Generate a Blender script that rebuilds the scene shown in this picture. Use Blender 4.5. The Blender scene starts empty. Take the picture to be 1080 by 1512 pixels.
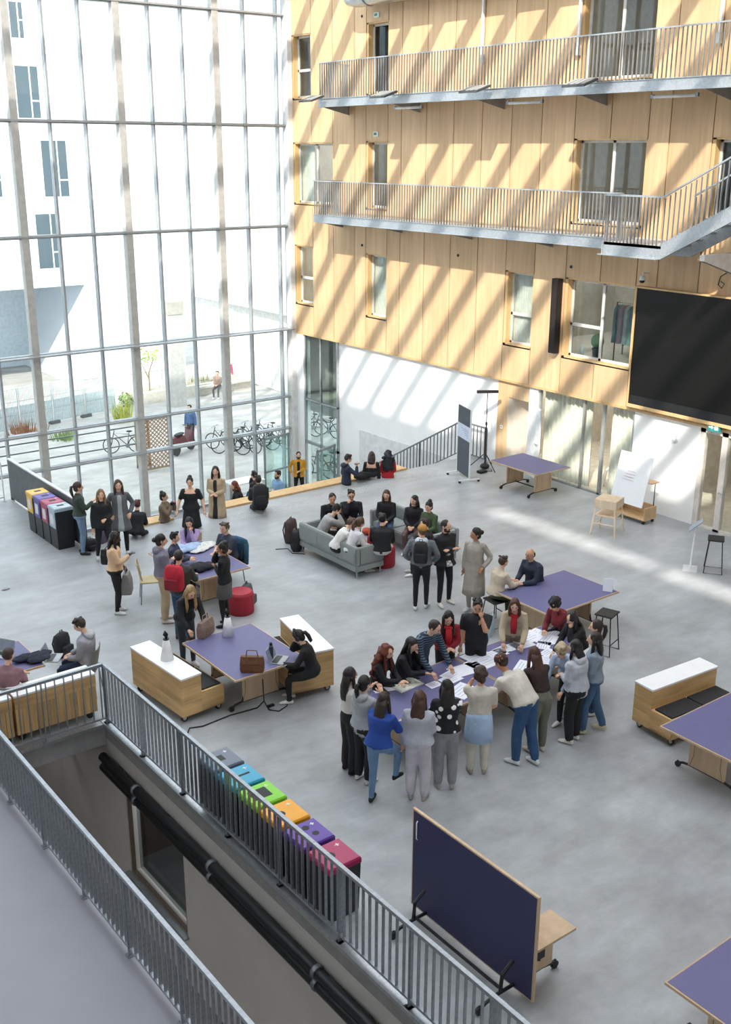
import bpy, bmesh, math, random
import numpy as np
from mathutils import Vector, Matrix

random.seed(7)
S = bpy.context.scene
COL = S.collection
# ------------------------------------------------------------------ camera
# solved from the vanishing points of the photograph (1080 x 1512): x runs across the
# glass front towards the timber wall, y along the timber wall towards the glass front
FPX, CX, CY, CAMH = 1595.0, 540.0, 756.0, 8.6
_v1 = np.array([-745 - CX, 218 - CY, FPX]); _v2 = np.array([2740 - CX, 230 - CY, FPX])
_u = _v1 / np.linalg.norm(_v1); _v = _v2 / np.linalg.norm(_v2)
_v = _v - _u * (_u @ _v); _v /= np.linalg.norm(_v)
_w = np.cross(_v, _u)
if _w[1] > 0: _w = -_w
RC = np.array([_v, _u, _w])
cam = bpy.data.cameras.new('camera'); camo = bpy.data.objects.new('camera', cam); COL.objects.link(camo)
cam.sensor_fit = 'VERTICAL'; cam.sensor_height = 36.0; cam.lens = 36.0 * FPX / 1512.0
cam.clip_end = 400
mw = Matrix.Identity(4)
for i in range(3):
    mw[i][0] = RC[i, 0]; mw[i][1] = -RC[i, 1]; mw[i][2] = -RC[i, 2]
mw[0][3], mw[1][3], mw[2][3] = 0, 0, CAMH
camo.matrix_world = mw
S.camera = camo

def ray(px, py): return RC @ np.array([px - CX, py - CY, FPX])
def onz(px, py, z=0.0):
    d = ray(px, py); t = (z - CAMH) / d[2]; return np.array([d[0] * t, d[1] * t, z])
def onx(px, py, x):
    d = ray(px, py); t = x / d[0]; return np.array([x, d[1] * t, CAMH + d[2] * t])
def ony(px, py, y):
    d = ray(px, py); t = y / d[1]; return np.array([d[0] * t, y, CAMH + d[2] * t])
AWAY = np.array([RC[0, 2], RC[1, 2]]); AWAY /= np.linalg.norm(AWAY)
RIGHT = np.array([AWAY[1], -AWAY[0]])

# ------------------------------------------------------------------ light and exposure
S.view_settings.view_transform = 'Standard'; S.view_settings.look = 'None'
S.view_settings.gamma = 1; S.view_settings.use_curve_mapping = False
S.view_settings.exposure = 0.52
W = bpy.data.worlds.new('sky'); S.world = W; W.use_nodes = True
bg = W.node_tree.nodes['Background']
bg.inputs[0].default_value = (0.87, 0.935, 1.0, 1); bg.inputs[1].default_value = 2.45
SUN = Vector((1.0, 0.72, -0.92)).normalized()
sl = bpy.data.lights.new('sun', 'SUN'); so = bpy.data.objects.new('sun', sl); COL.objects.link(so)
sl.energy = 4.2; sl.angle = math.radians(0.7); sl.color = (1.0, 0.93, 0.83)
so.rotation_euler = SUN.to_track_quat('-Z', 'Y').to_euler(); so.location = (-10, -8, 30)

# ------------------------------------------------------------------ materials
def lin(c):
    if isinstance(c, str): c = tuple(int(c[i:i + 2], 16) / 255 for i in (0, 2, 4))
    return tuple(x / 12.92 if x <= .04045 else ((x + .055) / 1.055) ** 2.4 for x in c) + (1,)
_M = {}
def M(col, rough=.6, metal=0.0, kind='plain', var=.12, scale=6.0, spec=.5):
    key = (col, rough, metal, kind, var, scale, spec)
    if key in _M: return _M[key]
    m = bpy.data.materials.new(kind + '_' + col); m.use_nodes = True
    nt = m.node_tree; N = nt.nodes; L = nt.links; b = N['Principled BSDF']
    b.inputs['Roughness'].default_value = rough; b.inputs['Metallic'].default_value = metal
    b.inputs['Specular IOR Level'].default_value = spec
    c = lin(col); b.inputs['Base Color'].default_value = c
    def node(t, **k):
        n = N.new(t)
        for a, v in k.items(): setattr(n, a, v)
        return n
    tc = node('ShaderNodeTexCoord'); mp = node('ShaderNodeMapping')
    L.new(tc.outputs['Object'], mp.inputs[0])
    def noise(scale, detail=4, rough_=.55, src=None):
        n = node('ShaderNodeTexNoise'); n.inputs['Scale'].default_value = scale
        n.inputs['Detail'].default_value = detail; n.inputs['Roughness'].default_value = rough_
        L.new((src or mp).outputs[0], n.inputs['Vector']); return n
    def ramp(n, lo, hi, a=.3, z=.7, out='Fac'):
        r = node('ShaderNodeValToRGB'); e = r.color_ramp.elements
        e[0].position = a; e[1].position = z; e[0].color = lo; e[1].color = hi
        L.new(n.outputs[out], r.inputs[0]); return r
    def sc(c, f): return tuple(min(1, x * f) for x in c[:3]) + (1,)
    def mul(a, bb, fac=1.0):
        x = node('ShaderNodeMix', data_type='RGBA', blend_type='MULTIPLY'); x.inputs[0].default_value = fac
        q = lambda n: n.outputs[2] if n.bl_idname == 'ShaderNodeMix' else n.outputs[0]
        L.new(q(a), x.inputs[6]); L.new(q(bb), x.inputs[7]); return x
    def bump(n, st=.2, dist=.01):
        q = node('ShaderNodeBump'); q.inputs['Strength'].default_value = st; q.inputs['Distance'].default_value = dist
        L.new(n.outputs[0], q.inputs['Height']); L.new(q.outputs[0], b.inputs['Normal'])
    if kind == 'plain':
        r = ramp(noise(scale), sc(c, 1 - var), sc(c, 1 + var)); L.new(r.outputs[0], b.inputs['Base Color'])
    elif kind == 'fabric':
        r = ramp(noise(scale, 6), sc(c, 1 - 2 * var), sc(c, 1 + var)); L.new(r.outputs[0], b.inputs['Base Color'])
        bump(noise(14, 4), .5, .03)
    elif kind == 'knit':
        r = ramp(noise(60, 2), sc(c, .7), sc(c, 1.2)); L.new(r.outputs[0], b.inputs['Base Color']); bump(noise(16, 4), .4, .02)
    elif kind in ('stripe', 'check', 'flower', 'pattern'):
        c2 = lin({'stripe': '5d7288', 'check': 'd9d9d6', 'flower': 'f0f0f0', 'pattern': 'a8663f'}[kind])
        if kind == 'stripe':
            t = node('ShaderNodeTexWave', bands_direction='Z'); t.inputs['Scale'].default_value = 9
            L.new(tc.outputs['Object'], t.inputs[0]); r = ramp(t, c, c2, .7, .8)
        elif kind == 'check':
            t = node('ShaderNodeTexChecker'); t.inputs['Scale'].default_value = 16
            t.inputs[1].default_value = c; t.inputs[2].default_value = c2; L.new(tc.outputs['Object'], t.inputs[0]); r = t
        else:
            t = node('ShaderNodeTexVoronoi'); t.inputs['Scale'].default_value = 9 if kind == 'flower' else 22
            L.new(tc.outputs['Object'], t.inputs['Vector'])
            r = ramp(t, c2, c, .3 if kind == 'flower' else .22, .36 if kind == 'flower' else .3, 'Distance')
        L.new(r.outputs[0], b.inputs['Base Color'])
    elif kind == 'concrete':
        n1 = noise(.55, 8, .62); n2 = noise(2.3, 9, .68); mp2 = node('ShaderNodeMapping')
        mp2.inputs['Scale'].default_value = (.5, 1.6, 1); mp2.inputs['Rotation'].default_value = (0, 0, .5)
        L.new(tc.outputs['Object'], mp2.inputs[0]); n3 = noise(1.4, 10, .7, mp2)
        a = ramp(n1, sc(c, .80), sc(c, 1.14), .32, .68)
        d = ramp(n2, (.86, .86, .87, 1), (1.1, 1.1, 1.1, 1), .32, .7)
        e = ramp(n3, (.86, .85, .83, 1), (1.1, 1.1, 1.11, 1), .35, .68)
        x = mul(mul(a, d), e)
        L.new(x.outputs[2], b.inputs['Base Color'])
        rr = ramp(n2, (rough - .12,) * 3 + (1,), (rough + .15,) * 3 + (1,)); L.new(rr.outputs[0], b.inputs['Roughness'])
        bump(n2, .06, .01)
    elif kind in ('ply', 'board', 'boardx'):
        mp.inputs['Scale'].default_value = (9, 9, .55) if kind != 'boardx' else (.8, .8, 9)
        if kind == 'board': mp.inputs['Scale'].default_value = (14, 14, .9)
        oi = node('ShaderNodeObjectInfo')
        ad = node('ShaderNodeVectorMath', operation='ADD'); L.new(tc.outputs['Object'], ad.inputs[0])
        cmb = node('ShaderNodeMath', operation='MULTIPLY'); cmb.inputs[1].default_value = 37.0
        L.new(oi.outputs['Random'], cmb.inputs[0]); L.new(cmb.outputs[0], ad.inputs[1]); L.new(ad.outputs[0], mp.inputs[0])
        n1 = noise(1.0, 5, .6); k = .15 if kind == 'ply' else .30
        a = ramp(n1, sc(c, 1 - k), sc(c, 1 + k * .6), .3, .7)
        pn = node('ShaderNodeMapping'); L.new(ad.outputs[0], pn.inputs[0])
        pn.inputs['Scale'].default_value = (1, 1, .35)
        n2 = noise(1.1 if kind == 'ply' else 2.5, 3, .5, pn); d = ramp(n2, (.90, .88, .84, 1), (1.06, 1.06, 1.06, 1), .35, .65)
        x = mul(a, d)
        rv = ramp(oi, (.93, .92, .9, 1), (1.05, 1.05, 1.05, 1), 0, 1, 'Random'); y = node('ShaderNodeMix', data_type='RGBA', blend_type='MULTIPLY')
        y.inputs[0].default_value = 1; L.new(x.outputs[2], y.inputs[6]); L.new(rv.outputs[0], y.inputs[7])
        L.new(y.outputs[2], b.inputs['Base Color'])
    elif kind == 'galv':
        t = node('ShaderNodeTexVoronoi'); t.inputs['Scale'].default_value = 30; L.new(tc.outputs['Object'], t.inputs['Vector'])
        r = ramp(t, sc(c, .88), sc(c, 1.1), .1, .9, 'Color'); L.new(r.outputs[0], b.inputs['Base Color'])
    elif kind == 'corrug':
        t = node('ShaderNodeTexWave', bands_direction='X'); t.inputs['Scale'].default_value = 1.6
        L.new(tc.outputs['Object'], t.inputs[0]); bump(t, .35, .03)
        r = ramp(noise(.3), sc(c, .95), sc(c, 1.03)); L.new(r.outputs[0], b.inputs['Base Color'])
    elif kind == 'leaf':
        r = ramp(noise(5), sc(c, .55), sc(c, 1.4)); L.new(r.outputs[0], b.inputs['Base Color'])
    elif kind == 'glass':
        N.remove(b); out = N['Material Output']
        tr = node('ShaderNodeBsdfTransparent'); tr.inputs[0].default_value = c
        gl = node('ShaderNodeBsdfGlossy'); gl.inputs['Roughness'].default_value = .02; gl.inputs[0].default_value = (.9, .95, 1, 1)
        lw = node('ShaderNodeLayerWeight'); lw.inputs[0].default_value = .5
        pw = node('ShaderNodeMath', operation='POWER'); pw.inputs[1].default_value = 5; L.new(lw.outputs['Facing'], pw.inputs[0])
        fr = node('ShaderNodeMath', operation='MULTIPLY_ADD'); fr.inputs[1].default_value = .7; fr.inputs[2].default_value = rough; L.new(pw.outputs[0], fr.inputs[0])
        mx = node('ShaderNodeMixShader'); L.new(fr.outputs[0], mx.inputs[0]); L.new(tr.outputs[0], mx.inputs[1]); L.new(gl.outputs[0], mx.inputs[2])
        L.new(mx.outputs[0], out.inputs[0])
    elif kind == 'emit':
        b.inputs['Emission Color'].default_value = c; b.inputs['Emission Strength'].default_value = rough * 3
    _M[key] = m
    return m

# ------------------------------------------------------------------ mesh collecting
class MB:
    def __init__(s): s.v = []; s.f = []; s.m = []
    def add(s, vs, fs, mi=0):
        o = len(s.v); s.v += [tuple(p) for p in vs]; s.f += [tuple(i + o for i in f) for f in fs]; s.m += [mi] * len(fs); return s
    def box(s, x0, x1, y0, y1, z0, z1, mi=0, rz=0, c=None):
        vs = [(x, y, z) for z in (z0, z1) for y in (y0, y1) for x in (x0, x1)]
        if rz:
            cx, cy = c or ((x0 + x1) / 2, (y0 + y1) / 2); ca, sa = math.cos(rz), math.sin(rz)
            vs = [(cx + (x - cx) * ca - (y - cy) * sa, cy + (x - cx) * sa + (y - cy) * ca, z) for x, y, z in vs]
        return s.add(vs, [(0, 2, 3, 1), (4, 5, 7, 6), (0, 1, 5, 4), (2, 6, 7, 3), (0, 4, 6, 2), (1, 3, 7, 5)], mi)
    def rings(s, rs, mi=0, cap=True):
        n = len(rs[0]); o = len(s.v)
        for r in rs: s.v += [tuple(p) for p in r]
        fs = []
        for k in range(len(rs) - 1):
            for i in range(n):
                j = (i + 1) % n; fs.append((o + k * n + i, o + k * n + j, o + (k + 1) * n + j, o + (k + 1) * n + i))
        if cap:
            fs.append(tuple(o + i for i in reversed(range(n)))); e = o + (len(rs) - 1) * n; fs.append(tuple(e + i for i in range(n)))
        s.f += fs; s.m += [mi] * len(fs); return s
    def tube(s, pts, r, n=8, mi=0, flat=1.0):
        P = [np.array(p, float) for p in pts]; R = r if hasattr(r, '__len__') else [r] * len(P)
        rs = []; up0 = None
        for k, p in enumerate(P):
            t = (P[min(k + 1, len(P) - 1)] - P[max(k - 1, 0)]); t /= (np.linalg.norm(t) + 1e-9)
            if up0 is None:
                up0 = np.array([0, 0, 1.]) if abs(t[2]) < .9 else np.array([0, 1., 0])
            a = np.cross(t, up0); a /= (np.linalg.norm(a) + 1e-9); b = np.cross(a, t); up0 = b
            rs.append([p + R[k] * (math.cos(q) * a + flat * math.sin(q) * b) for q in (2 * math.pi * i / n for i in range(n))])
        return s.rings(rs, mi)
    def ell(s, c, r, n=10, m=7, mi=0, fr=None):
        fr = np.eye(3) if fr is None else fr; c = np.array(c, float); vs = [c + fr.T @ np.array([0, 0, -r[2]])]
        for k in range(1, m):
            th = -math.pi / 2 + math.pi * k / m
            for i in range(n):
                ph = 2 * math.pi * i / n
                vs.append(c + fr.T @ np.array([r[0] * math.cos(th) * math.cos(ph), r[1] * math.cos(th) * math.sin(ph), r[2] * math.sin(th)]))
        vs.append(c + fr.T @ np.array([0, 0, r[2]])); fs = []
        for i in range(n): fs.append((0, 1 + (i + 1) % n, 1 + i))
        for k in range(m - 2):
            for i in range(n):
                j = (i + 1) % n; fs.append((1 + k * n + i, 1 + k * n + j, 1 + (k + 1) * n + j, 1 + (k + 1) * n + i))
        e = 1 + (m - 2) * n
        for i in range(n): fs.append((e + i, e + (i + 1) % n, len(vs) - 1))
        return s.add(vs, fs, mi)
    def prism(s, poly, z0, z1, mi=0):
        n = len(poly); vs = [(x, y, z0) for x, y in poly] + [(x, y, z1) for x, y in poly]
        return s.add(vs, [tuple(reversed(range(n))), tuple(range(n, 2 * n))] + [(i, (i + 1) % n, n + (i + 1) % n, n + i) for i in range(n)], mi)
    def prismx(s, poly, x0, x1, mi=0):      # polygon in (y, z), extruded along x
        n = len(poly); vs = [(x0, y, z) for y, z in poly] + [(x1, y, z) for y, z in poly]
        return s.add(vs, [tuple(reversed(range(n))), tuple(range(n, 2 * n))] + [(i, (i + 1) % n, n + (i + 1) % n, n + i) for i in range(n)], mi)
    def mesh(s, name, mats, smooth=False):
        me = bpy.data.meshes.new(name); me.from_pydata(s.v, [], s.f)
        for m in (mats if isinstance(mats, (list, tuple)) else [mats]): me.materials.append(m)
        me.polygons.foreach_set('material_index', s.m)
        bm = bmesh.new(); bm.from_mesh(me); bmesh.ops.recalc_face_normals(bm, faces=bm.faces); bm.to_mesh(me); bm.free()
        if smooth: me.polygons.foreach_set('use_smooth', [True] * len(me.polygons))
        return me
    def build(s, name, mats, parent=None, loc=(0, 0, 0), rz=0, smooth=False, bevel=0):
        me = s.mesh(name, mats, smooth)
        if bevel:
            bm = bmesh.new(); bm.from_mesh(me)
            bmesh.ops.bevel(bm, geom=list(bm.edges), offset=bevel, segments=2, affect='EDGES', clamp_overlap=True); bm.to_mesh(me); bm.free()
        o = bpy.data.objects.new(name, me); COL.objects.link(o); o.location = loc; o.rotation_euler = (0, 0, rz); o.parent = parent
        return o

def tag(o, label, cat, group=None, kind=None):
    if label: o['label'] = label
    if cat: o['category'] = cat
    if group: o['group'] = group
    if kind: o['kind'] = kind
    return o
def thing(name, label, cat, loc=(0, 0, 0), rz=0, group=None):
    o = bpy.data.objects.new(name, None); COL.objects.link(o); o.location = loc; o.rotation_euler = (0, 0, rz); o.empty_display_size = .1
    return tag(o, label, cat, group)
def struct(o, label=None):
    o['kind'] = 'structure'
    if label: o['label'] = label
    return o
def copies(o, locs, rzs=None):
    for i, l in enumerate(locs):
        c = o.copy(); COL.objects.link(c); c.location = l; c.parent = o.parent
        if rzs: c.rotation_euler = (0, 0, rzs[i])
def tree(o, loc, rz, label=None):
    r = o.copy(); COL.objects.link(r); r.location = loc; r.rotation_euler = (0, 0, rz)
    if label: r['label'] = label
    for ch in list(o.children):
        c = ch.copy(); COL.objects.link(c); c.parent = r
        for g in list(ch.children):
            d = g.copy(); COL.objects.link(d); d.parent = c
    return r
def B(x0, x1, y0, y1, z0, z1): return MB().box(x0, x1, y0, y1, z0, z1)

# palette
WHITE = M('e9eaea', .6); PLASTER = M('f7f7f6', .7, var=.03, scale=2); PLY = M('dab78e', .5, kind='ply'); PLYE = M('d9b684', .55, kind='ply')
PINE = M('d6b27c', .55, kind='board'); PINEX = M('d8b27c', .55, kind='boardx'); GALV = M('b3b8bd', .38, .75, 'galv'); GALVD = M('8c9299', .42, .7, 'galv')
STEEL = M('cfd2d4', .4, .35); DARKST = M('26282b', .45, .2); BLACK = M('161719', .55); ALU = M('a3a7aa', .42, .25)
BLUE = M('66658f', .5, var=.04); GLASS = M('fafdfc', .025, kind='glass'); GLASSD = M('d0d8da', .035, kind='glass'); GLASSW = M('eef3f3', .045, kind='glass')
RUBBER = M('2b2b2d', .7); WTOP = M('f4f5f6', .35, var=.02); TAN = M('cbb193', .5, kind='ply')
CURT = M('ece6d8', .8, kind='fabric', var=.06)
# ================================================================== SETTING
WX, CYW, LOW = 21.3, 32.3, -3.4          # timber wall plane, glass front plane, street level
CONC = M('a9adb0', .42, kind='concrete'); CONCW = M('c9c9c6', .7, kind='concrete'); DECKC = M('94959f', .5, var=.03, scale=1.5)
LOWW = M('cbc8c4', .7, var=.05, scale=1.2)
# floor slabs: main hall, strip behind the stairwell, deck on the far side of the stairwell
fl = MB().box(5.98, 21.5, -5, 22.75, -.3, 0).box(-4, 5.98, 14.62, 26.8, -.3, 0).box(5.98, 8.9, 22.75, 26.8, -.3, 0)
struct(fl.build('floor', CONC), 'polished grey concrete floor of the hall')
struct(B(-4, 4.02, -5, 14.62, -.3, 0).build('floor', DECKC), 'smooth grey painted deck beside the stairwell')
struct(B(-4, 21.6, -5, 33, LOW - .3, LOW).build('floor', M('8d8d8c', .6, kind='concrete')), 'lower level concrete floor')
# stepped seating going down to the lower level
st = MB()
for k in range(1, 8): st.box(8.9, 21.4, 22.75 + .8 * (k - 1), 22.75 + .8 * k, LOW, -.45 * k)
struct(st.build('floor', CONCW), 'concrete seating steps down to the lower level')
# tactile studs along the step edge
td = MB()
for i in range(96):
    for j in range(7): td.box(12.9 + .07 * i, 12.93 + .07 * i, 21.75 + .07 * j, 21.78 + .07 * j, 0, .008)
o = td.build('tactile_studs', M('d8d8d6', .5)); tag(o, 'band of small raised tactile studs along the step edge', 'studs', kind='stuff')
# timber seat strips on the step edge
def seat_strip(x0, x1, lab):
    t = thing('bench_plank', lab, 'bench', ((x0 + x1) / 2, 22.92, 0)); w = (x1 - x0) / 2
    B(-w, w, -.2, .24, .0, .05).build('seat_board', PLYE, t); B(-w, w, -.19, -.17, -.01, .0).build('edge_strip', PLY, t)
a = onz(205, 775, .05); b = onz(262, 768, .05); seat_strip(a[0], b[0], 'short pale plywood seat strip on the step edge')
a = onz(332, 753, .05); b = onz(612, 695, .05); seat_strip(a[0], b[0], 'long pale plywood seat strip along the step edge')

# ---------------- stairwell in the foreground
lw = MB().box(5.98, 6.2, -5, 12.14, LOW, -.3).box(5.98, 6.2, 14.05, 19.5, LOW, -.3).box(5.98, 6.2, 12.14, 14.05, LOW, -2.52).box(5.98, 6.2, 12.14, 14.05, -1.05, -.3)
w = struct(lw.build('wall_stairwell', LOWW), 'grey plastered wall below the hall floor')
B(5.96, 5.985, -5, 14.62, -.3, -.0).build('slab_edge', M('8f8f8e', .6), w); B(5.90, 6.0, -5, 14.62, -.04, .012).build('edge_angle', GALV, w)
wn = struct(MB().box(6.0, 6.05, 12.14, 12.2, -2.52, -1.05).box(6.0, 6.05, 13.99, 14.05, -2.52, -1.05).box(6.0, 6.05, 12.2, 13.99, -2.52, -2.47).box(6.0, 6.05, 12.2, 13.99, -1.1, -1.05).build('window_3', M('6b5d50', .5)))
B(6.12, 6.13, 12.2, 13.99, -2.47, -1.1).build('pane', GLASSD, wn); B(5.9, 5.99, 12.1, 14.1, -2.56, -2.52).build('sill', GALV, wn)
struct(MB().box(7.6, 7.7, 11, 15.5, LOW, -.3).box(6.2, 7.7, 11, 11.1, LOW, -.3).box(6.2, 7.7, 15.4, 15.5, LOW, -.3).build('wall_lower_room', M('6e4f3d', .7)))
o = struct(B(4.02, 6.0, 14.6, 14.8, -.42, -.02).build('trim_1', M('9d9d9e', .6)), 'grey edge beam at the end of the stairwell')
B(4.02, 5.98, 14.5, 14.62, -.05, .0).build('edge_angle', GALV, o)
struct(B(3.9, 4.02, -5, 14.6, -.6, -.305).build('trim_5', LOWW), 'edge beam of the painted deck')
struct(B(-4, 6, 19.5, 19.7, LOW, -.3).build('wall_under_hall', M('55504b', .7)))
B(4.02, 5.9, 16.2, 16.3, -1.35, -1.2).build('pipe_rail', GALVD, w)
B(5.2, 5.3, 16.2, 16.3, LOW, -.3).build('pipe_rail', GALVD, w)
for zc in (-.62, -.8):
    t = thing('pipe', 'black insulated pipe along the stairwell wall, %s' % ('upper of the two' if zc > -.7 else 'lower of the two'), 'pipe', (5.88, 5, zc))
    MB().tube([(0, -9.5, 0), (0, 9.6, 0)], .075, 10).build('insulation', DARKST, t, smooth=True)
    for y in (-6.4, -3.9, -1.4, 1.1, 3.6, 6.1, 8.4):
        MB().tube([(0, y - .03, 0), (0, y + .03, 0)], .09, 10).build('clamp', GALVD, t, smooth=True)

def railing(name, lab, p0, p1, z0=0.0, z1=1.05, pitch=.115, post=1.25, rail=(.05, .045), bal=(.012, .035), mat=GALV, group=None, dz=0.0, shadow=None):
    """one guard railing from p0 to p1 (world xy): top rail, bottom rail, posts, balusters"""
    p0 = np.array(p0, float); p1 = np.array(p1, float); L = np.linalg.norm(p1 - p0); rz = math.atan2(p1[1] - p0[1], p1[0] - p0[0])
    t = thing(name, lab, 'railing', (p0[0], p0[1], z0), rz, group); h = z1 - z0
    def sl(x): return dz * x / L
    def bar(nm, za, zb, hw):
        MB().add([(x, y, z + sl(x)) for x in (0, L) for z in (za, zb) for y in (-hw, hw)], [(0, 1, 3, 2), (4, 6, 7, 5), (0, 4, 5, 1), (2, 3, 7, 6), (0, 2, 6, 4), (1, 5, 7, 3)]).build(nm, mat, t)
    bar('top_rail', h - rail[1], h, rail[0] / 2); bar('bottom_rail', .09, .12, .02)
    n = max(2, int(round(L / pitch))); ps = [L * (i + .5) / n for i in range(n)]
    b0 = B(-bal[0] / 2, bal[0] / 2, -bal[1] / 2, bal[1] / 2, .11, h - rail[1]).build('baluster', mat, t, (ps[0], 0, sl(ps[0])))
    copies(b0, [(x, 0, sl(x)) for x in ps[1:]])
    m = max(1, int(round(L / post))); q = [L * i / m for i in range(m + 1)]
    pm = MB().box(-.006, .006, -.03, .03, 0, h - rail[1]).box(-.045, .045, -.05, .05, 0, .012)
    pm.tube([(-.03, -.035, .012), (-.03, -.035, .03)], .009, 6).tube([(.03, .035, .012), (.03, .035, .03)], .009, 6)
    c0 = pm.build('post', mat, t, (q[0], 0, sl(q[0]))); copies(c0, [(x, 0, sl(x)) for x in q[1:]])
    return t
GRAIL = M('9da3aa', .42, .6, 'galv')
railing('guard_railing', 'galvanised guard railing along the stairwell beside the coloured bins', (5.97, 14.5), (5.97, -3), pitch=.118, mat=GRAIL)
railing('guard_railing', 'galvanised guard railing on the smooth grey deck across the stairwell', (3.96, 14.5), (3.96, -3), pitch=.118, mat=GRAIL)
railing('guard_railing', 'short galvanised guard railing in front of the timber benches with white tops', (3.96, 14.5), (5.97, 14.5), pitch=.14, mat=GRAIL)
railing('guard_railing', 'thin guard railing at the floor edge behind the grey partition', (3, 26.7), (8.7, 26.7), pitch=.3, mat=STEEL)
railing('guard_railing', 'white handrail with dark bars at the top of the steps by the white wall', (21.15, 21.9), (21.15, 23.0), pitch=.16, mat=M('6f7479', .5, .3), post=2)
railing('guard_railing', 'sloping handrail with vertical bars down the steps by the white wall', (21.15, 23.0), (21.15, 28.6), pitch=.16, mat=M('6f7479', .5, .3), dz=-3.1, post=2)

# ---------------- timber wall (right)
JY = [32.5, 31.93, 30.81, 29.62, 28.46, 27.88, 26.8, 26.16, 25.03, 23.86, 22.71, 21.58, 20.5, 19.38, 18.23, 17.1, 16.49, 15.33, 14.2, 13.6, 12.5, 11.4, 10.2, 9, 7.8, 6.6, 5.4, 4.2, 3, 1.8, .6, -.6, -1.8, -3, -4.2, -5]
ZT = 16.5; ZB = 2.53
# windows: (y hi, y lo, z lo, z hi, kind)
WIN = [(31.93, 30.81, 10.2, 12.15, 'h'), (31.93, 29.62, 6.88, 8.85, 's'), (31.93, 30.81, 3.52, 5.52, 'h'), (27.88, 26.8, 10.2, 12.2, 'd'), (27.88, 26.8, 6.88, 8.88, 'd'), (27.88, 26.8, 3.53, 5.52, 'c'),
       (21.58, 20.5, 3.5, 5.52, 'c2'), (19.38, 17.1, 3.46, 5.52, 'q'), (19.38, 17.1, 6.88, 8.9, 'g'), (19.38, 17.1, 10.2, 12.3, 'g'), (15.33, 14.2, 6.88, 8.9, 'd'), (12.5, 11.4, 10.2, 12.2, 'd'), (10.2, 9, 3.5, 5.5, 'h'), (10.2, 9, 6.9, 8.9, 'h')]
wall = MB(); panels = []
for i in range(len(JY) - 1):
    y1, y0 = JY[i], JY[i + 1]
    cuts = sorted((w[2], w[3]) for w in WIN if w[0] >= y1 - .01 and w[1] <= y0 + .01)
    z = ZB
    for a, b in cuts + [(ZT, ZT)]:
        if a - z > .05: panels.append((y0, y1, z, a)); wall.box(WX + .05, WX + .12, y0, y1, z, a)
        z = b
WR = struct(wall.build('wall_right', M('b9996c', .7)), 'tall timber clad wall')
for (y0, y1, z0, z1) in panels:
    B(WX, WX + .055, -(y1 - y0) / 2 + .013, (y1 - y0) / 2 - .013, -(z1 - z0) / 2, (z1 - z0) / 2).build('panel', PLY, WR, (0, (y0 + y1) / 2, (z0 + z1) / 2))
B(WX - .02, WX + .3, -5, 32.5, ZB - .06, ZB).build('soffit_strip', PLYE, WR)
FRAME = M('d2d0cc', .5); nwin = 4
for (y1, y0, z0, z1, k) in WIN:
    cy = (y0 + y1) / 2; w = (y1 - y0) / 2; h = z1 - z0
    wd = struct(MB().box(.02, .3, w - .09, w, 0, h).box(.02, .3, -w, -w + .04, 0, h).box(.02, .3, -w, w, h - .04, h).box(.02, .3, -w, w, 0, .04).build('window_%d' % nwin, PLYE, loc=(WX, cy, z0)), 'window set in the timber wall'); nwin += 1
    fr = MB().box(.2, .26, w - .15, w - .09, .04, h - .04).box(.2, .26, -w + .04, -w + .1, .04, h - .04).box(.2, .26, -w + .04, w - .09, h - .1, h - .04).box(.2, .26, -w + .04, w - .09, .04, .1)
    mids = {'h': ['z.45'], 's': ['y'], 'd': [], 'c': [], 'c2': ['z.42'], 'q': ['y', 'zl.42'], 'g': ['y']}[k]
    for m in mids:
        if m == 'y': fr.box(.2, .26, -.04, .04, .04, h - .04)
        elif m[:2] == 'zl': fr.box(.2, .26, .04, w - .09, h * .42 - .04, h * .42 + .04)
        else: fr.box(.2, .26, -w + .04, w - .09, h * float(m[1:]) - .04, h * float(m[1:]) + .04)
    fr.build('frame', FRAME, wd)
    B(.0, .03, -w, w, -.03, .0).build('sill', ALU, wd)
    pg = GLASSW if k in ('h', 's', 'c', 'c2') else GLASSD
    if 'y' in mids:
        B(.225, .235, .04, w - .12, .08, h - .08).build('pane', pg, wd); B(.225, .235, -w + .08, -.04, .08, h - .08).build('pane', pg, wd)
    else: B(.225, .235, -w + .08, w - .12, .08, h - .08).build('pane', pg, wd)
    if k in ('c', 'c2', 's'):
        ya, yb = (-w + .08, w - .12) if k != 's' else (.3, w - .12)
        n = 40; rs = [[], []]
        pts = [(.31 + .03 * math.sin(i * 1.5), ya + (yb - ya) * i / n) for i in range(n + 1)]
        cm = MB()
        vs = [(x, y, z) for z in (.05, h - .05) for x, y in pts] + [(x + .01, y, z) for z in (.05, h - .05) for x, y in pts]
        m_ = n + 1; cm.add(vs, [(i, i + 1, m_ + i + 1, m_ + i) for i in range(n)] + [(2 * m_ + i + 1, 2 * m_ + i, 3 * m_ + i, 3 * m_ + i + 1) for i in range(n)]); cm.build('curtain', CURT, wd, smooth=True)
# rooms behind the timber wall
rm = MB().box(26, 26.2, -5, 33, LOW, ZT)
for z in (0, 3.4, 6.8, 10.1, 13.5): rm.box(21.6, 26, -5, 33, z - .3, z)
for y in (32.5, 29.3, 25, 21.7, 16.6, 13.9, 8): rm.box(21.75, 26, y - .06, y + .06, .0, ZT)
struct(rm.build('wall_rooms', M('cfc6b8', .8)), 'walls and floors of the rooms behind the timber wall')
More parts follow.
